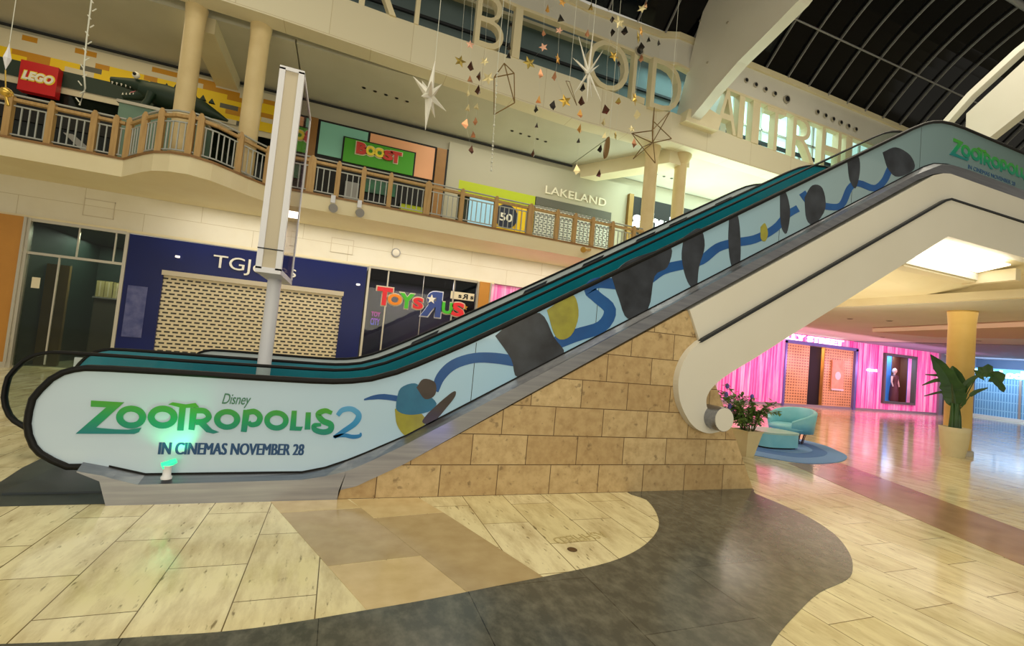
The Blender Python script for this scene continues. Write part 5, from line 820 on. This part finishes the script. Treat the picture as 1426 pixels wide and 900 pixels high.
a, b_, c_, d_, e_, f_, g_, h_, i_, j_ = (6.03, 7.14, 0), (5.88, 6.49, -.2), (5.63, 6.53, .2), (5.8, 6.18, 0), (5.66, 5.92, .1), (6.1, 5.85, -.1), (6.16, 6.96, .2), (6.46, 7.17, 0), (6.2, 6.45, .2), (6.48, 6.5, -.1)
wires('wire_frame_ornament', 'tangled gold wire star frame hanging in front of the left paired column', (6, 8.5, 5.85), [(a, b_), (a, g_), (b_, c_), (c_, d_), (d_, e_), (b_, f_), (b_, i_), (g_, i_), (h_, i_), (h_, b_), (i_, e_), (i_, j_), (j_, g_), (d_, i_), (f_, d_), (c_, i_), (a, i_)], 8.5)
wires('wire_frame_ornament', 'thin gold wire angle hanging left of the white twig star', (4.0, 8.5, 6.7), [((3.82, 7.1, 0), (4.17, 6.72, .1)), ((3.82, 7.1, 0), (3.95, 7.18, .1)), ((4.17, 6.72, .1), (3.95, 7.18, .1))], 8.5, .007)
t = thing('bead_string', 'long string of pale crystal beads hanging below the letter B', 'bead string', (2.38, 8.5, 4.86)); b = MB(); rn2 = random.Random(5)
for k in range(26): b.ball((2.42-.003*k, 8.5, 4.9+.08*k), rn2.choice((.012, .018, .024)), n=6, k=4)
b.build('beads', 'thread', t); MB().tube([(2.42, 8.5, 4.88), (2.34, 8.5, 6.9), (2.3, 8.5, 14.2)], .006, 5).build('thread', 'thread', t)
t = thing('icicle_string', 'white twiggy icicle garland hanging in front of the brick shop header', 'garland', (-4.35, 9.5, 4.8)); b = MB()
pz = [(-4.4, 9.5, 14.0), (-4.38, 9.5, 6.6), (-4.37, 9.5, 5.9), (-4.35, 9.5, 5.4), (-4.3, 9.5, 5.1), (-4.34, 9.5, 4.8)]; b.tube(pz, .012, 6)
for k in range(14): z = 4.85+.14*k; sgn = 1 if k % 2 else -1; b.tube([(-4.35, 9.5, z), (-4.35+sgn*.05, 9.5, z+.06)], .01, 5)
b.build('garland_body', 'thread', t)
t = thing('crystal_ornament', 'faceted silver crystal drop with gold ornament at the left edge', 'ornament', (-4.45, 8, 4.2))
MB().lathe([(.0, -.16), (.045, 0), (.02, .1), (.0, .22)], (-4.46, 8, 4.7), 6, False, False).build('crystal', 'lilac', t)
b = MB(); b.ball((-4.42, 8, 4.25), .07, .07, .06); b.tube([(-4.46, 8, 4.54), (-4.43, 8, 4.3)], .008, 5); b.tube([(-4.42, 8, 4.2), (-4.38, 8, 4.08)], .02, 6); b.build('gold_ball', 'gold', t)
MB().tube([(-4.46, 8, 4.92), (-4.48, 8, 9), (-4.4, 8, 14.2)], .005, 5).build('hanging_cord', 'thread', t)
# ============================================================ right: pink shop
t = thing('shopfront', 'bright pink ribbed shopfront with brass grille and square display window', 'shopfront', (25, 15.8, 0))
b = MB(); b.box(15.5, 19.35, 15.7, 15.95, .1, 3.38); b.box(24.2, 26.3, 15.7, 15.95, .1, 3.38); b.box(28.8, 30.95, 15.7, 15.95, .1, 3.38); b.box(19.35, 24.2, 15.7, 15.95, 3.0, 3.38); b.box(26.3, 28.8, 15.7, 15.95, 2.97, 3.38); b.box(26.3, 28.8, 15.7, 15.95, .1, .47)
k = 15.6
while k < 30.9:
    for x0_, z0_, z1_ in ((k, .1, 3.38),):
        if 19.3 < k < 24.2: z0_ = 3.0
        if 26.25 < k < 28.8: b.box(k, k+.06, 15.66, 15.7, .1, .47); z0_ = 2.97
        b.box(k, k+.06, 15.66, 15.7, z0_, z1_)
    k += .16
b.build('ribbed_wall', 'pink', t)
MB().box(15.5, 30.95, 15.68, 15.9, 0, .1).build('plinth', 'tgrey', t)
b = MB(); b.box(19.3, 19.4, 15.6, 15.8, 0, 3.0); b.box(24.08, 24.25, 15.6, 15.8, 0, 3.0); b.box(19.3, 24.25, 15.6, 15.8, 2.9, 3.05); b.build('door_frame', base('blue_violet_frame', L(120, 124, 190), .3, .4), t)
b = MB(); b.box(19.4, 21.0, 15.72, 15.76, .05, 2.9); b.box(22.05, 24.08, 15.72, 15.76, .05, 2.9); b.build('grille', 'grille', t)
b = MB(); b.box(21.0, 22.05, 15.9, 15.95, 0, 2.9); b.build('dark_doorway', 'darker', t)
b = MB(); b.box(19.4, 26.2, 16.6, 16.7, 0, 3.0); b.build('interior', mottled('warm_interior', L(190, 150, 96), L(140, 104, 60), 1.2, .7), t)
MB().box(22.5, 23.35, 15.64, 15.68, .95, 2.35).build('poster', mottled('peach_poster', L(240, 178, 140), L(226, 150, 116), 3, .5, emit=L(230, 150, 110), es=.15), t)
MB().tube([(22.9, 15.64, 1.6), (22.9, 15.62, 1.6)], .2, 16).build('poster_circle', 'white', t)
MB().box(22.5, 23.35, 15.62, 15.66, .88, .96).build('poster_shelf', 'white', t)
text(MB(), 'ELLY STREET', on_y(18.9, 23.1, 3.06, 3.34, 15.56, 15.64), .03).build('lettering', 'whiteglow', t)
text(MB(), 'street', on_y(25.0, 25.75, 1.98, 2.12, 15.6, 15.66), .02).build('small_lettering', 'whiteglow', t)
b = MB(); b.box(26.24, 26.36, 15.55, 15.75, .42, 3.0); b.box(28.72, 28.84, 15.55, 15.75, .42, 3.0); b.box(26.36, 28.72, 15.55, 15.75, 2.88, 3.0); b.box(26.36, 28.72, 15.55, 15.75, .42, .54); b.build('window_frame', 'grey2', t)
b = MB(); b.box(26.3, 28.84, 16.36, 16.4, .4, 3.0); b.box(28.8, 28.84, 15.95, 16.36, .4, 3.0); b.build('window_back', base('blue_display_back', L(60, 130, 210), .5, emit=L(60, 130, 220), es=.35), t)
b = MB(); b.box(28.12, 28.78, 16.3, 16.36, .5, 2.95); b.box(28.76, 28.8, 15.97, 16.3, .5, 2.95); b.build('display_panel', 'brownp', t); MB().box(26.3, 28.8, 15.8, 16.36, .4, .5).build('display_floor', 'dyellow', t)
m_ = thing('mannequin', 'white shop mannequin in a long dark red patterned dress inside the square window', 'mannequin', (28.0, 16.12, .5))
MB().lathe([(.14, 0), (.14, .03), (.05, .04)], (28.0, 16.12, .5), 16).build('stand', 'tgrey', m_)
MB().lathe([(.2, .05), (.2, .4), (.17, .8), (.13, 1.0), (.17, 1.2), (.18, 1.35), (.08, 1.45)], (28.0, 16.12, .5), 18).build('dress', 'dressc', m_)
b = MB(); b.lathe([(.05, 1.4), (.05, 1.52)], (28.0, 16.12, .5), 12); b.ball((28.0, 16.12, 2.15), .1, .12, .15); b.tube([(27.82, 16.12, 1.84), (27.73, 16.09, 1.56), (27.75, 16.02, 1.31)], .05, 8, rs=[.06, .045, .035]); b.tube([(28.18, 16.12, 1.84), (28.27, 16.09, 1.56), (28.25, 16.02, 1.31)], .05, 8, rs=[.06, .045, .035]); b.build('figure', 'skin', m_)
t = thing('side_entrance', 'dark recessed doorway with a pale round sign between the pink shop and the blue shop', 'doorway', (32.2, 15.9, 0))
MB().box(31.0, 35.3, 16.4, 16.5, 0, 3.38).build('back_panel', 'brownp', t); MB().box(30.95, 31.25, 15.6, 15.9, 0, 3.4).build('post', 'tgrey', t); MB().box(31.3, 32.1, 15.9, 16.0, 2.85, 3.3).build('sign_panel', 'tgrey', t)
MB().tube([(31.7, 15.9, 1.95), (31.7, 15.85, 1.95)], .22, 16).build('round_sign', 'white', t)
# blue sports shop on the end wall
struct('wall_right', MB().box(35.5, 35.7, 4, 16.4, 0, 3.6), base('blue_grey_wall_paint', L(120, 140, 170), .6))
t = thing('shopfront', 'glowing pale blue sports shop front with white lettering at the far right', 'shopfront', (35.3, 13, 0))
MB().box(35.35, 35.5, 9, 16.1, 2.85, 3.36).build('fascia', base('dark_blue_fascia', L(70, 90, 120), .5), t)
MB().box(35.3, 35.36, 9, 16.1, 2.3, 2.86).build('lit_header', base('lit_blue_header', L(110, 180, 226), .4, emit=L(110, 185, 235), es=.55), t)
MB().box(35.34, 35.4, 9, 16.1, .1, 2.3).build('window_grille', 'bluegrille', t)
b = MB(); b.box(35.2, 35.36, 9, 16.1, 0, .16); b.build('sill', 'white', t)
b = MB(); b.box(35.28, 35.36, 14.1, 14.2, .1, 2.3); b.box(35.28, 35.36, 11.4, 11.5, .1, 2.3); b.build('mullion', 'silver', t)
text(MB(), 'Foot Locker', lambda u, v, d: (35.22+.08*d, 16.3-3.0*u, 2.34+.44*v), .04).build('lettering', 'whiteglow', t)
# ============================================================ lounge group
rg = [(7.74, 5.77), (8.7, 5.85), (9.54, 6.24), (9.97, 6.71), (10.35, 7.4), (10.2, 8.3), (9.2, 8.9), (8.1, 8.6), (7.35, 7.7), (7.1, 6.9), (7.2, 6.3)]
def rugp(s, cx=8.85, cy=7.15): return [(cx+(p[0]-cx)*s, cy+(p[1]-cy)*s) for p in catmull([(x, y, 0) for x, y in rg], 4, True)]
t = thing('rug', 'blue rounded rug with darker inner rings under the turquoise seat', 'rug', (8.85, 7.15, 0))
MB().prism(rugp(1.0), .001, .012, 'Z').build('outer_ring', 'rug2', t); MB().prism(rugp(.72), .012, .015, 'Z').build('middle_ring', 'rug', t); MB().prism(rugp(.5), .015, .018, 'Z').build('inner_field', 'rug2', t)
t = thing('ottoman', 'low turquoise upholstered ottoman with pale top on the blue rug', 'ottoman', (8.42, 7.0, .018))
hx = [(7.98, 7.05), (8.05, 6.8), (8.3, 6.72), (8.75, 6.72), (8.93, 6.85), (8.9, 7.2), (8.6, 7.45), (8.2, 7.4)]
hp = [tuple(p)[:2] for p in catmull([(x, y, 0) for x, y in hx], 4, True)]
MB().prism(hp, .05, .3, 'Z', True).build('body', 'turq', t); MB().prism([(8.45+(x-8.45)*1.02, 7.05+(y-7.05)*1.02) for x, y in hp], .3, .335, 'Z', True).build('top_pad', 'turqtop', t); MB().prism([(8.45+(x-8.45)*.9, 7.05+(y-7.05)*.9) for x, y in hp], .018, .05, 'Z').build('base', 'darker', t)
# tub chair, open side to -X
t = thing('tub_chair', 'turquoise tub armchair with wire base standing on the blue rug', 'chair', (9.62, 7.5, .018))
cx, cy = 9.58, 7.5
rows = []
for k in range(25):
    a = -PI*.78+2*PI*.78*k/24; q = abs(a)/(PI*.78); ztop = .78-.28*q**2.2; r0 = .47
    ca, sa = math.cos(a), math.sin(a)
    rows.append([(cx+(r0-.12)*ca, cy+(r0-.12)*sa, .32), (cx+(r0-.07)*ca, cy+(r0-.07)*sa, ztop-.02), (cx+(r0-.03)*ca, cy+(r0-.03)*sa, ztop), (cx+(r0+.01)*ca, cy+(r0+.01)*sa, ztop-.03), (cx+(r0-.04)*ca, cy+(r0-.04)*sa, .26)])
MB().loft(rows, True, True, True).build('shell_back', 'turq', t)
MB().lathe([(.3, 0), (.41, .02), (.43, .07), (.41, .12), (.3, .145), (.0, .15)], (cx-.04, cy, .27), 26).build('seat', 'turq', t)
b = MB()
for k in range(14):
    a = 2*PI*k/14; b.tube([(cx+.3*math.cos(a), cy+.3*math.sin(a), .28), (cx+.24*math.cos(a), cy+.24*math.sin(a), .03)], .008, 5)
b.tube([(cx+.24*math.cos(q*PI/12), cy+.24*math.sin(q*PI/12), .03) for q in range(25)], .009, 5); b.build('wire_base', 'ddark', t)
# plants
FC = Vector((-.88, -.42, .22)).normalized()
def blade(mb, pts, wd, torn=0, seed=0, fold=.25):
    rd = random.Random(seed); P = catmull(pts, 5); n = len(P); Lf, Mi, Rt = [], [], []
    for i, p in enumerate(P):
        tdir = (P[min(i+1, n-1)]-P[max(i-1, 0)]).normalized(); sd = tdir.cross(FC).normalized()
        u = i/(n-1); w = wd*(math.sin(PI*min(1, u*.9+.1))**.6)*(1-.35*u) if u < 1 else .01
        jag = 1-(torn*rd.random() if torn else 0); jag2 = 1-(torn*rd.random() if torn else 0)
        nrm = FC; Lf.append(p+sd*w*jag-Vector((0, 0, 1))*w*fold*.2+nrm*w*fold); Rt.append(p-sd*w*jag2+nrm*w*fold); Mi.append(p)
    mb.loft([[tuple(Lf[i]), tuple(Mi[i]), tuple(Rt[i])] for i in range(n)], False, False)
    mb.loft([[tuple(Rt[i]+Vector((.005, .003, -.004))), tuple(Mi[i]+Vector((.005, .003, -.004))), tuple(Lf[i]+Vector((.005, .003, -.004)))] for i in range(n)], False, False)
    return mb
px_, py_ = 13.28, 6.38
t = thing('potted_palm', 'tall dark banana-leaf plant in a cream pot before the yellow column', 'potted plant', (px_, py_, 0))
MB().lathe([(.19, 0), (.24, .25), (.265, .55), (.275, .66), (.25, .66), (.24, .6)], (px_, py_, 0), 28, cap=True).build('pot', 'pot', t)
MB().lathe([(.0, .58), (.245, .6), (.0, .605)], (px_, py_, 0), 20).build('soil', 'soil', t)
b = MB()
for dx_ in (-.04, .02, .05, 0): b.tube([(px_+dx_, py_-dx_, .6), (px_+dx_*.8, py_-dx_, .9), (px_+dx_*1.2, py_-dx_, 1.2)], .05, 8, rs=[.06, .045, .025])
b.build('trunk', 'leaf', t)
lv = [([(13.31, 6.38, 1.14), (13.29, 6.42, 1.43), (13.2, 6.55, 1.84), (13.08, 6.8, 2.28)], .29, .3), ([(13.34, 6.32, 1.25), (13.36, 6.28, 1.55), (13.4, 6.18, 1.76), (13.47, 6.04, 1.92)], .08, .1), ([(13.44, 6.1, 1.86), (13.51, 5.96, 1.96), (13.57, 5.82, 1.84), (13.62, 5.72, 1.56)], .24, .7), ([(13.4, 6.19, 1.4), (13.44, 6.1, 1.51), (13.52, 5.94, 1.62)], .05, .1),
      ([(13.26, 6.47, 1.75), (13.2, 6.6, 1.8), (13.07, 6.88, 1.8)], .05, .2), ([(13.26, 6.48, 1.61), (13.17, 6.66, 1.7), (13.05, 6.92, 1.54)], .06, .2), ([(13.26, 6.47, 1.39), (13.19, 6.62, 1.42), (13.07, 6.88, 1.29)], .04, .2), ([(13.34, 6.4, 1.3), (13.33, 6.42, 1.72), (13.3, 6.48, 2.05)], .2, .1)]
for k, (pts, w_, tr) in enumerate(lv):
    lf_ = blade(MB(), pts, w_, tr, k).build('leaf', 'leaf', t)
    MB().tube([(px_, py_, .95), ((px_+pts[0][0])/2, (py_+pts[0][1])/2, (1.0+pts[0][2])/2-.05), pts[0]], .012, 6).build('leaf_stalk', 'stem', t)
t = thing('planter_bush', 'leafy violet-flowered bush in a tapered cream planter behind the stone plinth', 'potted plant', (6.98, 6.3, 0))
b = MB(); b.loft([[(6.98+sx*w_, 6.3+sy*w_, z) for sx, sy in ((-1, -1), (1, -1), (1, 1), (-1, 1))] for w_, z in ((.09, 0), (.17, .42), (.19, .46), (.16, .46), (.14, .4))], True, False, True); b.build('planter', 'pot', t)
st_, fo, fls = MB(), MB(), []; rd = random.Random(21)
for k in range(30):
    a = rd.uniform(0, 2*PI); rr_ = rd.uniform(.1, .62); hgt = rd.uniform(.55, 1.05)
    if k < 6: a = PI+rd.uniform(-.5, .5); rr_ = rd.uniform(.45, .8); hgt = rd.uniform(.85, 1.3)
    tip = Vector((6.98+rr_*math.cos(a), 6.3+rr_*math.sin(a)*.8, hgt)); root_ = Vector((6.98+.08*math.cos(a), 6.3+.08*math.sin(a), .4)); mid = (root_+tip)/2+Vector((-.06*math.cos(a), 0, .14))
    P = catmull([root_, mid, tip], 6); st_.tube(P, .006, 5)
    for p in P[3:]:
        for _ in range(3):
            d = Vector((rd.uniform(-1, 1), rd.uniform(-1, 1), rd.uniform(-.4, .7))).normalized(); l = rd.uniform(.07, .14); s2 = d.cross(Vector((0, 0, 1))).normalized()*l*.28
            fo.add([p, p+d*l*.5+s2, p+d*l-Vector((0, 0, .02)), p+d*l*.5-s2], [(0, 1, 2, 3)])
    if k % 5 == 0: fls.append(tip)
st_.build('stems', 'stem', t); fo.build('foliage', 'leaf2', t); 
for tip in fls: MB().ball(tip, .035, .035, .05, 7, 5).build('flower', 'flower', t)

# ============================================================ light
w = bpy.data.worlds.new('world'); bpy.context.scene.world = w; w.use_nodes = True
w.node_tree.nodes['Background'].inputs[0].default_value = L(252, 244, 222); w.node_tree.nodes['Background'].inputs[1].default_value = 0.42
def area(name, loc, size, power, col, rot=(0, 0, 0), sy=None):
    l = bpy.data.lights.new(name, 'AREA'); l.energy = power; l.color = L(*col)[:3]; l.size = size
    if sy: l.shape = 'RECTANGLE'; l.size_y = sy
    o = bpy.data.objects.new(name, l); C.objects.link(o); o.location = loc; o.rotation_euler = rot; return o
def spot(name, loc, to, power, col, ang, blend=.5, rad=.1):
    l = bpy.data.lights.new(name, 'SPOT'); l.energy = power; l.color = L(*col)[:3]; l.spot_size = math.radians(ang); l.spot_blend = blend; l.shadow_soft_size = rad
    o = bpy.data.objects.new(name, l); C.objects.link(o); o.location = loc; o.rotation_euler = (Vector(to)-Vector(loc)).to_track_quat('-Z', 'Y').to_euler(); return o
area('shop_row_fill', (-2, -6, 3.2), 16, 520, (255, 244, 216), (math.radians(80), 0, 0), 3)  # unseen fill added behind the camera, standing in for lit shopfronts
area('atrium_ceiling_light', (2, 1, 12.2), 8, 560, (255, 244, 214), sy=5)
area('atrium_ceiling_light', (-6, 4, 12.4), 6, 350, (255, 244, 212))
area('atrium_ceiling_light', (12, 5, 12.4), 6, 480, (255, 242, 214))
area('gallery_light', (12.5, 13.6, 8.38), 6, 220, (226, 255, 238), sy=2)
area('gallery_ceiling_fill', (12.5, 13.4, 5.0), 5, 260, (226, 255, 238), (PI, 0, 0), 1.5)  # unseen up-facing fill added to brighten the gallery ceiling
area('gallery_light', (4.5, 13.4, 8.38), 5, 80, (255, 248, 228), sy=1.6)
area('gallery_light', (-6, 13.2, 8.38), 5, 40, (255, 236, 190), sy=1.6)
area('under_gallery_light', (2, 12.9, 4.34), 12, 150, (255, 246, 228), sy=.8)
area('shop_wall_fill', (22.5, 12.8, 2.2), 15, 300, (255, 176, 218), (math.radians(82), 0, 0), .5)  # unseen washer added in mid-air to light the pink wall
area('lounge_fill', (9.2, 9.6, 3.45), 2.5, 45, (255, 244, 226))  # unseen fill added to brighten the turquoise seats
area('soffit_fill', (10.8, 7.2, 2.2), 3, 45, (255, 242, 206), (PI, 0, 0))  # unseen up-facing fill added to lift the soffit
area('shop_light', (21.7, 16.2, 2.98), 4, 110, (255, 214, 150), sy=.5)
area('shop_light', (27.4, 16.1, 2.95), 1.6, 40, (220, 230, 255), sy=.3)
area('shop_wall_fill', (33.2, 13, 3.0), .5, 170, (190, 224, 255), (0, math.radians(-75), 0), 6)  # unseen washer added in front of the blue shop
area('low_ceiling_light', (17, 8.5, 3.37), 8, 170, (255, 236, 206), sy=6)
area('shop_light', (-5.5, 14.5, 3.3), .6, 60, (244, 240, 204))
area('shop_light', (-6.2, 16, 3.36), 1.2, 60, (226, 240, 220))
area('shop_light', (2.2, 15.2, 3.36), 2.4, 200, (236, 224, 255), sy=1.6)
area('clerestory_light', (13, 12.9, 11.9), 8, 120, (210, 255, 244), sy=.8)
spot('uplight_lamp', (-1.1, 4.52, .36), (-1.22, 4.67, .66), 6, (30, 255, 150), 95, .8, .03)
spot('skirt_highlight_spot', (1.7, 1.4, .45), (.98, 4.55, .62), 14, (70, 100, 255), 9, 1.0, .06)  # unseen spot added for a blue highlight on the steel skirt
